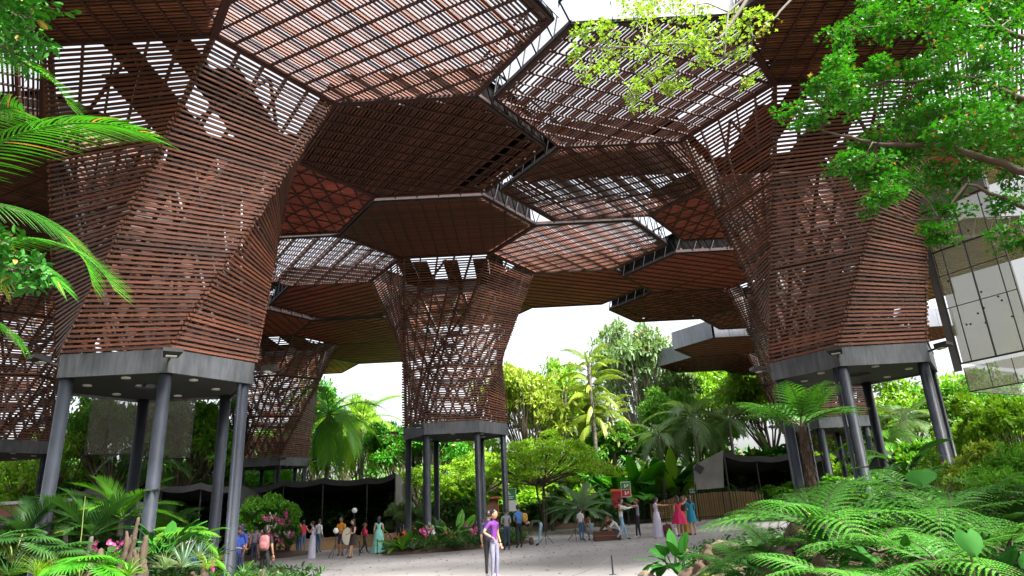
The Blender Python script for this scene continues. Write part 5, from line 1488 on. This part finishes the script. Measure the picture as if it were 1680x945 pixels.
# ------------------------------------------------------------------ people
SKIN = mat("warm skin", (0.42, 0.23, 0.15), 0.55, col2=(0.36, 0.19, 0.12), scale=6)
SKIND = mat("tan skin", (0.30, 0.155, 0.10), 0.55, col2=(0.25, 0.125, 0.08), scale=6)
HAIRB = mat("black hair", (0.012, 0.009, 0.008), 0.45, col2=(0.022, 0.016, 0.012), scale=20)
HAIRR = mat("brown hair", (0.16, 0.06, 0.028), 0.45, col2=(0.09, 0.035, 0.018), scale=20)
def cloth(name, c, v=.3):
    return mat("cloth " + name, c, .85, var=v, scale=9, bump=.8, bscale=11)
C = {"purple": cloth("purple", (.13, .02, .20)), "lilac": cloth("lilac grey denim", (.21, .21, .30)), "black": cloth("black", (.014, .014, .016)), "navy": cloth("navy", (.02, .03, .075)),
     "white": cloth("white", (.68, .67, .69), .12), "orange": cloth("orange", (.62, .25, .02)), "red": cloth("red", (.52, .03, .06)), "pinkred": cloth("crimson tulle", (.55, .01, .10)), "teal": cloth("teal", (.01, .22, .34)),
     "mint": cloth("mint", (.22, .55, .48), .15), "blue": cloth("royal blue", (.02, .07, .36)), "sky": cloth("sky blue", (.07, .20, .50)), "jean": cloth("blue jeans", (.07, .16, .30)), "pale jean": cloth("pale jeans", (.22, .36, .48)),
     "grey": cloth("grey", (.22, .23, .26)), "gold": cloth("gold", (.42, .26, .06)), "brown": cloth("brown", (.09, .05, .03)), "green": cloth("dark green", (.03, .05, .03)), "mustard": cloth("mustard", (.45, .24, .05)), "lav": cloth("white lavender", (.60, .58, .74), .12), "floral": cloth("pink floral", (.5, .22, .38), .5)}
J0 = {"pel": (0, 0, .93), "wai": (0, 0, 1.07), "che": (0, .01, 1.27), "nb": (0, 0, 1.42), "nk": (0, .01, 1.49),
      "hl": (-.085, 0, .90), "kl": (-.095, .02, .50), "al": (-.095, -.01, .10), "tl": (-.105, .14, .035), "hr": (.085, 0, .90), "kr": (.095, .02, .50), "ar": (.095, -.01, .10), "tr": (.105, .14, .035),
      "sl": (-.165, 0, 1.385), "el": (-.215, -.03, 1.11), "wl": (-.225, .05, .87), "sr": (.165, 0, 1.385), "er": (.215, -.03, 1.11), "wr": (.225, .05, .87)}
RAD = {"pel": (.145, .105), "wai": (.115, .085), "che": (.145, .10), "nb": (.075, .06), "nk": (.048, .05), "hl": (.085, .09), "kl": (.056, .058), "al": (.037, .04), "tl": (.036, .028), "hr": (.085, .09), "kr": (.056, .058), "ar": (.037, .04), "tr": (.036, .028),
       "sl": (.062, .06), "el": (.04, .04), "wl": (.026, .028), "sr": (.062, .06), "er": (.04, .04), "wr": (.026, .028)}
BON = [("pel", "wai"), ("wai", "che"), ("che", "nb"), ("nb", "nk"), ("pel", "hl"), ("hl", "kl"), ("kl", "al"), ("al", "tl"), ("pel", "hr"), ("hr", "kr"), ("kr", "ar"), ("ar", "tr"), ("che", "sl"), ("sl", "el"), ("el", "wl"), ("che", "sr"), ("sr", "er"), ("er", "wr")]
PEOPLE = []
def person(px, foot, hpx, yaw, label, top, low, hair=HAIRB, skin=SKIN, pose=None, skirt=None, hairlen="short", sleeves=.5, legs=1.0, shoes=None, Y=None, H=None, tilt=0.0, sex="f", ground=True, cap=None, wide=1.0, stripes=None):
    """px, foot: where the feet stand in the photograph; yaw: 0 faces away from the camera, pi faces it"""
    p = ong(px, foot) if Y is None else np.array([at(px, foot, Y)[0], Y, gz(at(px, foot, Y)[0], Y)])
    H = H or 1.66
    PEOPLE.append(dict(p=p, s=H / 1.70, yaw=yaw, label=label, top=top, low=low, hair=hair, skin=skin, pose=pose or {}, skirt=skirt, hairlen=hairlen, sleeves=sleeves, legs=legs, shoes=shoes or C["black"], sex=sex, wide=wide, cap=cap, tilt=tilt, stripes=stripes))
def build_people():
    objs = []
    for q in PEOPLE:
        J = {k: np.array(q["pose"].get(k, v), float) for k, v in J0.items()}
        q["J"] = J
        names = list(J)
        me = bpy.data.meshes.new("body")
        me.from_pydata([tuple(J[n]) for n in names], [(names.index(a), names.index(b)) for a, b in BON], [])
        o = bpy.data.objects.new("body", me); COL.objects.link(o)
        md = o.modifiers.new("skin", 'SKIN'); md.use_smooth_shade = True; md.branch_smoothing = .6
        sk = me.skin_vertices[0].data
        for i, n in enumerate(names):
            r = RAD[n]; w = q["wide"]
            if q["sex"] == "m":
                if n in ("che", "sl", "sr", "nb"): w *= 1.12
                if n == "pel": w *= .95
            elif n == "wai": w *= .92
            sk[i].radius = (r[0] * w, r[1] * w); sk[i].use_root = (n == "pel")
        sb = o.modifiers.new("sub", 'SUBSURF'); sb.levels = 2; sb.render_levels = 2
        objs.append(o)
    dg = bpy.context.evaluated_depsgraph_get(); dg.update()
    for q, o in zip(PEOPLE, objs):
        ev = o.evaluated_get(dg); me = ev.to_mesh()
        n = len(me.vertices); V = np.zeros(n * 3); me.vertices.foreach_get("co", V); V = V.reshape(-1, 3)
        F4 = []; F3 = []
        for f in me.polygons:
            (F4 if len(f.vertices) == 4 else F3).append(tuple(f.vertices))
        ev.to_mesh_clear()
        old = o.data; bpy.data.objects.remove(o); bpy.data.meshes.remove(old)
        finish_person(q, V, F3, F4)
def finish_person(q, V, F3, F4):
    J = q["J"]; top, low, skin, shoes = q["top"], q["low"], q["skin"], q["shoes"]
    mats = [skin, top, low, shoes, HAIRB, mat("lips", (.32, .10, .08), .5, col2=(.28, .09, .07), scale=9), q["stripes"][0] if q["stripes"] else top, q["stripes"][1] if q["stripes"] else top]
    bn = np.array([[J[a], J[b]] for a, b in BON])
    def regions(Cc):
        D = np.zeros((len(bn), len(Cc))); Tt = np.zeros_like(D)
        for i, (a, b) in enumerate(bn):
            ab = b - a; t = np.clip(((Cc - a) @ ab) / (ab @ ab + 1e-9), 0, 1); Tt[i] = t
            D[i] = np.linalg.norm(Cc - a - t[:, None] * ab, axis=1) / (.13 if i < 3 else .08)
        I = D.argmin(0); out = np.ones(len(Cc), int)
        sp = J["nb"] - J["wai"]; zz = ((Cc - J["wai"]) @ sp) / (sp @ sp)
        for i, (a, b) in enumerate(BON):
            w = I == i; t = Tt[i][w]
            if not w.any(): continue
            if (a, b) == ("pel", "wai"): r = np.where(Cc[w][:, 2] > J["pel"][2] + .04, 1, 2)
            elif a in ("wai", "che"):
                r = np.ones(w.sum(), int)
                if q["stripes"] and b in ("che", "nb"):
                    z_ = zz[w]; r = np.where(z_ < .25, 1, np.where(z_ < .62, 7, np.where(z_ < .9, 6, 1)))
            elif a == "nb": r = np.zeros(w.sum(), int)
            elif a == "pel": r = np.full(w.sum(), 2)
            elif a[0] == "h": r = np.where(t < q["legs"] * 2, 2, 0)
            elif a[0] == "k": r = np.where(t < q["legs"] * 2 - 1, 2, 0)
            elif a[0] == "a": r = np.full(w.sum(), 3)
            elif a[0] == "s": r = np.where(t < q["sleeves"] * 2, 1, 0)
            else: r = np.where(t < q["sleeves"] * 2 - 1, 1, 0)
            out[w] = r
        return list(out)
    F4 = np.array(F4); mi4 = regions(V[F4].mean(1))
    F3 = np.array(F3, int).reshape(-1, 3); mi3 = regions(V[F3].mean(1)) if len(F3) else []
    allV = [V]; f3 = [F3]; f4 = [F4]; m3 = list(mi3); m4 = list(mi4); nV = len(V)
    def add(mb, mi):
        nonlocal nV
        v = np.concatenate(mb.v); allV.append(v)
        if mb.f3:
            f = np.concatenate(mb.f3); f3.append(f + nV); m3.extend([mi] * len(f))
        if mb.f4:
            f = np.concatenate(mb.f4); f4.append(f + nV); m4.extend([mi] * len(f))
        nV += len(v)
    # head on the neck, turned with the spine
    ax = J["nk"] - J["nb"]; ax = ax / np.linalg.norm(ax)
    fwd = np.array([0, 1.0, 0]) - ax * ax[1]; fwd /= np.linalg.norm(fwd)
    rot = q["pose"].get("look")
    if rot is not None:
        s_ = np.cross(fwd, ax); fwd = fwd * math.cos(rot) + s_ * math.sin(rot)
    sd = np.cross(fwd, ax); hc = J["nk"] + ax * .105 + fwd * .018
    HM = np.stack([sd, fwd, ax], 1)
    def headfn(Q):
        x, y, z = Q[..., 0:1], Q[..., 1:2], Q[..., 2:3]
        k = 1 - .22 * np.clip(-z, 0, 1) ** 1.5
        return np.concatenate([x * k, y * (1 - .08 * np.clip(-z, 0, 1)) + .10 * np.clip(-z, 0, 1) * (y > 0), z], -1)
    def hp(Q, c=(0, 0, 0), r=(1, 1, 1), fn=None, nu=12, nv=9):
        mb = MB().ellipsoid((0, 0, 0), r, nu, nv, fn=fn); v = np.concatenate(mb.v) + np.array(c); mb.v = [v @ HM.T + hc]; return mb
    add(hp(None, r=(.076, .096, .122), fn=headfn, nu=16, nv=11), 0)
    add(hp(None, (0, .098, -.012), (.013, .02, .022), nu=6, nv=5), 0)                      # nose
    for s_ in (-1, 1):
        add(hp(None, (s_ * .030, .082, .012), (.013, .008, .007), nu=6, nv=5), 4)           # eyes
        add(hp(None, (s_ * .030, .086, .032), (.018, .006, .004), nu=6, nv=4), 4)           # brows
        add(hp(None, (s_ * .077, .0, -.008), (.008, .018, .028), nu=6, nv=5), 0)            # ears
    add(hp(None, (0, .084, -.058), (.022, .009, .007), nu=8, nv=5), 5)                      # mouth
    # hands: a palm and five bent fingers
    for e, w, s_ in (("el", "wl", -1), ("er", "wr", 1)):
        d = J[w] - J[e]; d /= np.linalg.norm(d); n_ = np.cross(d, np.array([s_ * 1.0, .3, .2])); n_ /= np.linalg.norm(n_); b_ = np.cross(n_, d)
        mb = MB(); Mh = np.stack([b_, n_, d], 1)
        pl = MB().ellipsoid((0, 0, .05), (.04, .017, .055), 8, 6); pl.v = [np.concatenate(pl.v) @ Mh.T + J[w]]; add(pl, 0)
        for i, (o_, L_) in enumerate(((-.027, .062), (-.009, .074), (.009, .07), (.026, .055))):
            a_ = J[w] + b_ * o_ + d * .09; c1 = a_ + d * L_ * .5 + n_ * .006; c2 = a_ + d * L_ * .9 + n_ * .03
            mb.tube([a_, c1, c2], [.0095, .009, .007], 6)
        a_ = J[w] + b_ * -.034 + d * .03; mb.tube([a_, a_ + d * .03 - b_ * .025, a_ + d * .06 - b_ * .03 + n_ * .012], [.011, .01, .008], 6)
        add(mb, 0)
    T = thing("person", q["label"], "person", q["p"])
    W = np.concatenate(allV)
    zmin = W[:, 2].min()
    k_, s_ = math.cos(q["yaw"]), math.sin(q["yaw"])
    def place(v):
        v = v.copy(); v[:, 2] -= zmin; v = v * q["s"]
        return np.c_[v[:, 0] * k_ - v[:, 1] * s_, v[:, 0] * s_ + v[:, 1] * k_, v[:, 2]]
    F = []; mi = []
    if len(np.concatenate(f3)): F.append(np.concatenate(f3)); mi += m3
    F.append(np.concatenate(f4)); mi += m4
    me = mesh_np("body", place(W), F, None, True, mats, mi)
    link("body", me, T)
    # hair
    hb = MB()
    def hairfn(Q):
        x, y, z = Q[..., 0:1], Q[..., 1:2], Q[..., 2:3]
        cut = np.clip((y - .12) * 1.4, 0, 1) * np.clip(.62 - z, 0, 1)
        return Q * (1 - .42 * cut)
    v = MB().ellipsoid((0, 0, 0), (.087, .104, .112), 16, 11, fn=hairfn); v.v = [(np.concatenate(v.v) + np.array([0, -.014, .026])) @ HM.T + hc]
    hb.v += v.v; hb.f4 += v.f4; hb.r4 += v.r4; hb.n += len(v.v[0])
    if q["hairlen"] in ("long", "mid"):
        L_ = .42 if q["hairlen"] == "long" else .2
        base = hc - fwd * .055 + ax * .03
        P = []
        for i in range(7):
            t = i / 6; c = base + np.array([0, 0, -1.0]) * L_ * t + ax * .0 - fwd * (.035 + .035 * math.sin(t * 3))
            w = .085 * (1 - .35 * t) * (1 if i else .8); row = []
            for j in range(9):
                a = math.pi * j / 8
                row.append(c + sd * w * math.cos(a) - fwd * .05 * math.sin(a) * (1 - .4 * t) + fwd * .03)
            P.append(row)
        hb.grid(np.array(P)); hb.grid(np.array(P) * 1.0 + fwd * .012)
    if q["hairlen"] == "tail":
        b0 = hc - fwd * .10 + ax * .04
        hb.tube([b0, b0 - fwd * .05 - (0, 0, .04), b0 - fwd * .06 - (0, 0, .14), b0 - fwd * .05 - (0, 0, .25)], [.022, .032, .026, .008], 8)
    if q["hairlen"] == "bun":
        hb.ellipsoid(hc - fwd * .11 + ax * .06, (.045, .045, .045), 8, 6)
    hb.v = [place(np.concatenate(hb.v))]
    link("hair", hb.mesh("hair", True, [q["hair"]]), T)
    if q["cap"]:
        v = MB().ellipsoid((0, 0, 0), (.092, .108, .08), 14, 8); vv = np.concatenate(v.v); vv[:, 2] = np.maximum(vv[:, 2], 0); v.v = [(vv + np.array([0, -.01, .06])) @ HM.T + hc]
        br = MB().grid(np.array([[(x, y, .065 - .15 * (y - .08)) for x in np.linspace(-.07, .07, 5)] for y in (.07, .12, .17)])); br.v = [np.concatenate(br.v) @ HM.T + hc]
        v.f4 += [f + v.n for f in br.f4]; v.r4 += br.r4; v.v += br.v
        v.v = [place(np.concatenate(v.v))]
        link("cap", v.mesh("cap", True, [q["cap"]]), T)
    if q["skirt"]:
        m, zt, zb, r0, r1, folds = q["skirt"]
        P = []; off = J["pel"] * [1, 1, 0]
        for i in range(9):
            t = i / 8; row = []
            kneeoff = ((J["kl"] + J["kr"]) / 2 * [1, 1, 0] - off) * t * .6
            for j in range(41):
                a = 2 * math.pi * (j % 40) / 40
                r = r0 + (r1 - r0) * t ** .8; r *= 1 + folds * t * math.sin(9 * a + 1.3 * math.sin(2 * a))
                row.append(off + kneeoff + np.array([r * 1.12 * math.cos(a), r * .92 * math.sin(a), zt + (zb - zt) * t]))
            P.append(row)
        mb = MB().grid(np.array(P)); mb.v = [place(np.concatenate(mb.v))]
        link("skirt", mb.mesh("skirt", True, [m]), T)
PI = math.pi
# poses
WALK = {"kl": (-.09, .14, .52), "al": (-.09, .22, .12), "tl": (-.10, .36, .07), "kr": (.09, -.02, .5), "ar": (.09, -.26, .17), "tr": (.10, -.16, .05), "el": (-.21, -.12, 1.13), "wl": (-.21, -.02, .9), "er": (.21, .06, 1.12), "wr": (.2, .2, .95)}
PHOTO = {"el": (-.2, .16, 1.2), "wl": (-.06, .3, 1.42), "er": (.2, .16, 1.2), "wr": (.06, .3, 1.42)}
HIP = {"er": (.33, -.08, 1.16), "wr": (.17, .05, 1.04)}
REACH = {"er": (.28, .26, 1.34), "wr": (.30, .5, 1.36), "el": (-.2, .1, 1.14), "wl": (-.16, .28, 1.05)}
HOLD = {"el": (-.2, .05, 1.12), "wl": (-.08, .24, 1.08), "er": (.2, .05, 1.12), "wr": (.08, .24, 1.08)}
BEND = {"pel": (0, -.16, .90), "wai": (0, -.06, 1.0), "che": (0, .12, 1.02), "nb": (0, .27, .98), "nk": (0, .335, .95), "hl": (-.09, -.15, .88), "hr": (.09, -.15, .88), "kl": (-.1, -.06, .48), "kr": (.1, -.06, .48), "sl": (-.16, .24, .97), "sr": (.16, .24, .97), "el": (-.2, .34, .72), "wl": (-.14, .42, .48), "er": (.2, .34, .72), "wr": (.14, .42, .48)}
CROUCH = {"pel": (0, -.12, .34), "wai": (0, -.08, .48), "che": (0, .06, .66), "nb": (0, .14, .79), "nk": (0, .18, .85), "hl": (-.09, -.11, .33), "hr": (.09, -.11, .33), "kl": (-.13, .24, .46), "kr": (.13, .24, .46), "al": (-.11, .03, .10), "ar": (.11, .03, .10), "tl": (-.12, .18, .035), "tr": (.12, .18, .035), "sl": (-.16, .11, .77), "sr": (.16, .11, .77), "el": (-.2, .28, .58), "wl": (-.12, .42, .4), "er": (.2, .28, .58), "wr": (.12, .42, .4)}
WAVE = {"er": (.30, .12, 1.36), "wr": (.46, .2, 1.5), "el": (-.2, .02, 1.11), "wl": (-.2, .1, .9)}
LOOKR = dict(look=.6)
# the pair nearest the camera
person(812, 941, 104, -PI * .72 + .1, "woman in a purple T-shirt and pale jeans standing alone in the foreground", C["purple"], C["lilac"], hairlen="bun", pose=HIP, shoes=C["floral"], sleeves=.3, Y=18.4)
person(804, 936, 100, -.35, "person in dark clothes half hidden behind the purple T-shirt", C["navy"], C["black"], hairlen="short", sex="m", H=1.64, Y=19.0, shoes=C["white"])
person(832, 901, 64, .2, "woman in a grey T-shirt and dark jeans seen from behind with long brown hair", C["grey"], C["navy"], hairlen="tail", pose=HOLD, Y=29.8, H=1.63, sleeves=.3)
person(853, 896, 66, .5, "man in a bright blue shirt and black trousers facing away", C["sky"], C["black"], sex="m", H=1.74, Y=30.8, sleeves=.35, pose=HOLD)
person(884, 894, 50, PI * .5, "man in a dark jacket and pale jeans bending over a bag", C["green"], C["pale jean"], sex="m", H=1.72, pose=BEND, Y=31.4, sleeves=.95)
person(955, 888, 48, -PI * .25, "boy in a white T-shirt and jeans looking down", C["white"], C["jean"], sex="m", H=1.42, Y=33, sleeves=.4)
person(972, 887, 30, .3, "person crouching under a patterned grey wrap", C["grey"], C["grey"], pose=CROUCH, hair=HAIRR, hairlen="mid", H=1.62, Y=32.6, sleeves=.9)
person(990, 886, 28, -PI * .45, "red-haired woman in brown crouching over the dark case", C["brown"], C["black"], pose=CROUCH, hair=HAIRR, hairlen="long", H=1.6, Y=32.2, sleeves=.3)
person(1013, 884, 30, PI * .5, "person in a white shirt kneeling beside the striped sweater", C["white"], C["navy"], pose=CROUCH, H=1.62, Y=32.6, sleeves=.6)
person(1022, 882, 67, -PI * .45, "man in a white, navy and mustard striped sweater striding with arms out", C["white"], C["pale jean"], sex="m", H=1.76, pose={**WALK, "er": (.2, .26, 1.28), "wr": (.16, .5, 1.34), "el": (-.2, .26, 1.26), "wl": (-.14, .5, 1.3)}, Y=31, sleeves=.9, stripes=(C["navy"], C["mustard"]))
person(1050, 880, 60, PI * .42, "red-haired woman in a grey vest and dark leggings with raised arms", C["grey"], C["black"], hair=HAIRR, hairlen="tail", pose={"el": (-.24, .2, 1.4), "wl": (-.2, .44, 1.5), "er": (.24, .2, 1.36), "wr": (.2, .4, 1.42), "kl": (-.12, .1, .5), "al": (-.2, .12, .1), "tl": (-.22, .26, .035)}, Y=32, sleeves=.02, shoes=C["white"])
person(1081, 882, 64, -PI * .4, "woman in a long white lavender gown holding out one arm", C["lav"], C["lav"], hairlen="bun", pose=REACH, skirt=(C["lav"], 1.08, .02, .13, .24, .05), Y=31.2, H=1.66, sleeves=.02)
person(1118, 879, 64, .15, "woman in a crimson dress with a full skirt seen from behind", C["red"], SKIN, hairlen="long", pose=WAVE, skirt=(C["pinkred"], 1.08, .55, .14, .30, .09), Y=30.6, H=1.66, sleeves=.05, legs=0)
person(1126, 878, 62, -.6, "woman in a gold skirt behind the crimson dress", C["brown"], C["gold"], hair=HAIRR, hairlen="long", skirt=(C["gold"], 1.06, .1, .13, .24, .06), Y=31.6, H=1.62, sleeves=.4)
person(1131, 878, 58, .4, "person in black trousers between the gold and teal dresses", C["sky"], C["black"], sex="m", Y=31.9, H=1.6, hair=HAIRR)
person(1138, 878, 62, .1, "woman in a short teal dress with very long dark hair", C["teal"], SKIN, hairlen="long", pose=HOLD, skirt=(C["teal"], 1.08, .58, .14, .20, .04), Y=31, H=1.64, sleeves=.5, legs=0)
# left group
person(621, 905, 57, .05, "woman in a flowing mint gown seen from behind beside the flower bed", C["mint"], C["mint"], hairlen="long", skirt=(C["mint"], 1.10, .06, .13, .30, .07), Y=34, H=1.66, sleeves=.03)
person(597, 903, 48, -PI * .35, "girl in red with a pink bag running", C["red"], C["black"], hairlen="tail", hair=HAIRR, pose=WALK, Y=35.2, H=1.42, sleeves=.4)
person(579, 912, 58, PI * .72, "woman in a short black dress holding a bag", C["black"], SKIN, hairlen="long", pose={**HOLD, **{k: WALK[k] for k in ("kl", "al", "tl")}}, skirt=(C["black"], 1.06, .58, .135, .17, .02), Y=31.5, H=1.62, sleeves=.05, legs=0)
person(559, 905, 60, PI * .95, "man in an orange shirt and navy shorts", C["orange"], C["navy"], sex="m", H=1.76, Y=34.2, pose=HOLD, sleeves=.4, legs=.45, skin=SKIND)
person(512, 910, 56, PI * .6, "woman in a long pale lilac gown holding a camera to her face", C["lav"], C["lav"], hairlen="bun", pose=PHOTO, skirt=(C["lav"], 1.08, .02, .13, .2, .04), Y=33.8, H=1.64, sleeves=.05)
person(522, 894, 46, -.4, "man in a white shirt and jeans behind the lilac gown", C["white"], C["jean"], sex="m", Y=39.5, H=1.72, sleeves=.9)
person(497, 895, 46, PI * .25, "man in a dusky red shirt and jeans taking a photograph by the wall", C["red"], C["jean"], sex="m", Y=39, H=1.72, pose=PHOTO, sleeves=.4)
person(489, 895, 42, 2.6, "small figure in brown beside the dusky red shirt", C["brown"], C["jean"], Y=39.6, H=1.5)
person(432, 955, 92, -.15, "woman in black with a pink rucksack walking away at the plaza's near left", C["black"], C["black"], hairlen="mid", hair=HAIRB, Y=20.6, H=1.66, sleeves=.35)
person(386, 955, 84, -PI * .6, "man in a royal blue polo and dark cap with a black rucksack", C["blue"], C["navy"], sex="m", Y=21.4, H=1.66, cap=C["navy"], pose=HOLD, sleeves=.4, skin=SKIND)
person(394, 925, 80, PI * .8, "taller man in blue behind the capped man", C["blue"], C["navy"], sex="m", Y=23.2, H=1.75, skin=SKIND)
person(350, 920, 60, PI * .7, "man in blue seen between the left tower's columns", C["blue"], C["navy"], sex="m", Y=24.0, H=1.62, skin=SKIND)
person(417, 905, 52, .3, "woman in a grey top and dark jeans before the orchid display", C["grey"], C["navy"], hairlen="tail", Y=33.0, H=1.58)
person(322, 900, 44, PI * .5, "person in pale blue bending low behind the left tower's column", C["sky"], C["jean"], pose=CROUCH, Y=26, H=1.65)
build_people()

# ------------------------------------------------------------------ what people brought
def rucksack(p, yaw, s, m, label, straps=True):
    T = thing("rucksack", label, "rucksack", p)
    def fn(Q):
        return np.sign(Q) * np.abs(Q) ** .6
    R = Matrix.Rotation(yaw, 3, 'Z')
    def pl(mb):
        v = np.concatenate(mb.v) * s; mb.v = [np.array([tuple(R @ Vector(q)) for q in v])]; return mb
    pl(MB().ellipsoid((0, 0, .22), (.16, .1, .24), 14, 10, fn=fn)).build("bag_body", m, T, smooth=True, base=np.zeros(3))
    pl(MB().ellipsoid((0, -.1, .14), (.11, .05, .11), 12, 8, fn=fn)).build("pocket", m, T, smooth=True, base=np.zeros(3))
    if straps:
        for x in (-.09, .09):
            pl(MB().tube([(x, .09, .42), (x, .17, .38), (x, .18, .22), (x, .1, .06)], .016, 6)).build("strap", BLACK, T, base=np.zeros(3))
    pl(MB().tube([(-.04, .05, .45), (0, .05, .5), (.04, .05, .45)], .01, 6)).build("handle", BLACK, T, base=np.zeros(3))
    return T
p = ong(1097, 881); rucksack(p, .3, 1.15, mat("maroon nylon", (.16, .02, .03), .6, col2=(.09, .015, .02), scale=6), "maroon rucksack standing on the plaza beside the white gown")
p = ong(1109, 880); rucksack(p, 1.2, .75, C["white"], "small pale bag on the ground by the crimson dress", False)
p = ong(872, 894); rucksack(p, .8, .7, mat("brown nylon", (.08, .05, .05), .6, col2=(.05, .03, .03), scale=6), "dark bag on the ground under the bending man")
x = at(432, 900, 20.45); rucksack((x[0] + .02, 20.44, gz(x[0], 20.4) + .98), 0.05, .9, mat("dusty pink nylon", (.42, .17, .17), .6, col2=(.3, .11, .12), scale=6), "dusty pink rucksack on the woman in black")
x = at(386, 900, 21.4); rucksack((x[0] - .2, 21.32, gz(x[0], 21.4) + .98), -1.3, .9, C["black"], "black rucksack on the man in the cap")
x = at(860, 880, 30.8); rucksack((x[0] + .06, 30.5, gz(x[0], 30.8) + 1.02), .2, .8, C["gold"], "tan rucksack on the man in the blue shirt")
x = at(596, 880, 35.2); rucksack((x[0] + .14, 35.1, gz(x[0], 35.2) + .8), .8, .6, C["pinkred"], "pink bag on the running girl")
p = ong(997, 887); T = thing("instrument_case", "long dark case lying open among the crouching people", "case", p)
MB().box(p + (0, 0, .1), (1.15, .35, .2), .1).build("case_body", C["brown"], T); MB().box(p + (0, .22, .24), (1.15, .05, .3), .1).build("lid", C["brown"], T); MB().box(p + (0, 0, .205), (1.05, .28, .02), .1).build("lining", C["red"], T)
def tripod(p, h, label, head=None, spread=.42):
    T = thing("tripod", label, "tripod", p)
    MB().tube([(0, 0, h * .3), (0, 0, h)], .014, 8).build("centre_column", BLACK, T, base=np.zeros(3))
    for k in range(3):
        a = .5 + k * 2.094
        MB().tube([(0, 0, h * .52), (spread * math.cos(a), spread * math.sin(a), 0)], .012, 6).build("leg", BLACK, T, base=np.zeros(3))
    if head == "flash":
        MB().ellipsoid((0, 0, h + .06), (.13, .1, .13), 12, 8).build("diffuser", SWHITE, T, smooth=True, base=np.zeros(3)); MB().box((0, .12, h + .05), (.1, .14, .12)).build("flash", C["blue"], T, base=np.zeros(3))
    return T
p = at(550, 908, 33); p[2] = gz(p[0], 33); tripod(p, 1.1, "light stand with a small white diffuser left of the orange shirt", "flash")
p = at(580, 905, 34.8); p[2] = gz(p[0], 34.8); tripod(p, 1.95, "tall light stand with a white and blue flash head behind the black dress", "flash", .5)
p = at(896, 893, 32); p[2] = gz(p[0], 32); tripod(p, .75, "low tripod beside the bending man's legs", None, .4)
p = at(945, 886, 33.6); p[2] = gz(p[0], 33.6); tripod(p, .9, "thin tripod left of the boy in white", None, .4)
p = at(567, 880, 34.0)
T = thing("reflector", "round pale photographer's reflector held by the man in orange", "reflector", p)
MB().ellipsoid((.08, 0, 0), (.26, .02, .4), 20, 9).build("disc", mat("reflector cloth", (.62, .58, .48), .4, col2=(.55, .5, .4), scale=4), T, smooth=True, base=np.zeros(3))
MB().tube([(.08 + .26 * math.cos(a), 0, .4 * math.sin(a)) for a in np.linspace(0, 2 * PI, 25)], .012, 6, caps=False).build("rim", BLACK, T, base=np.zeros(3))
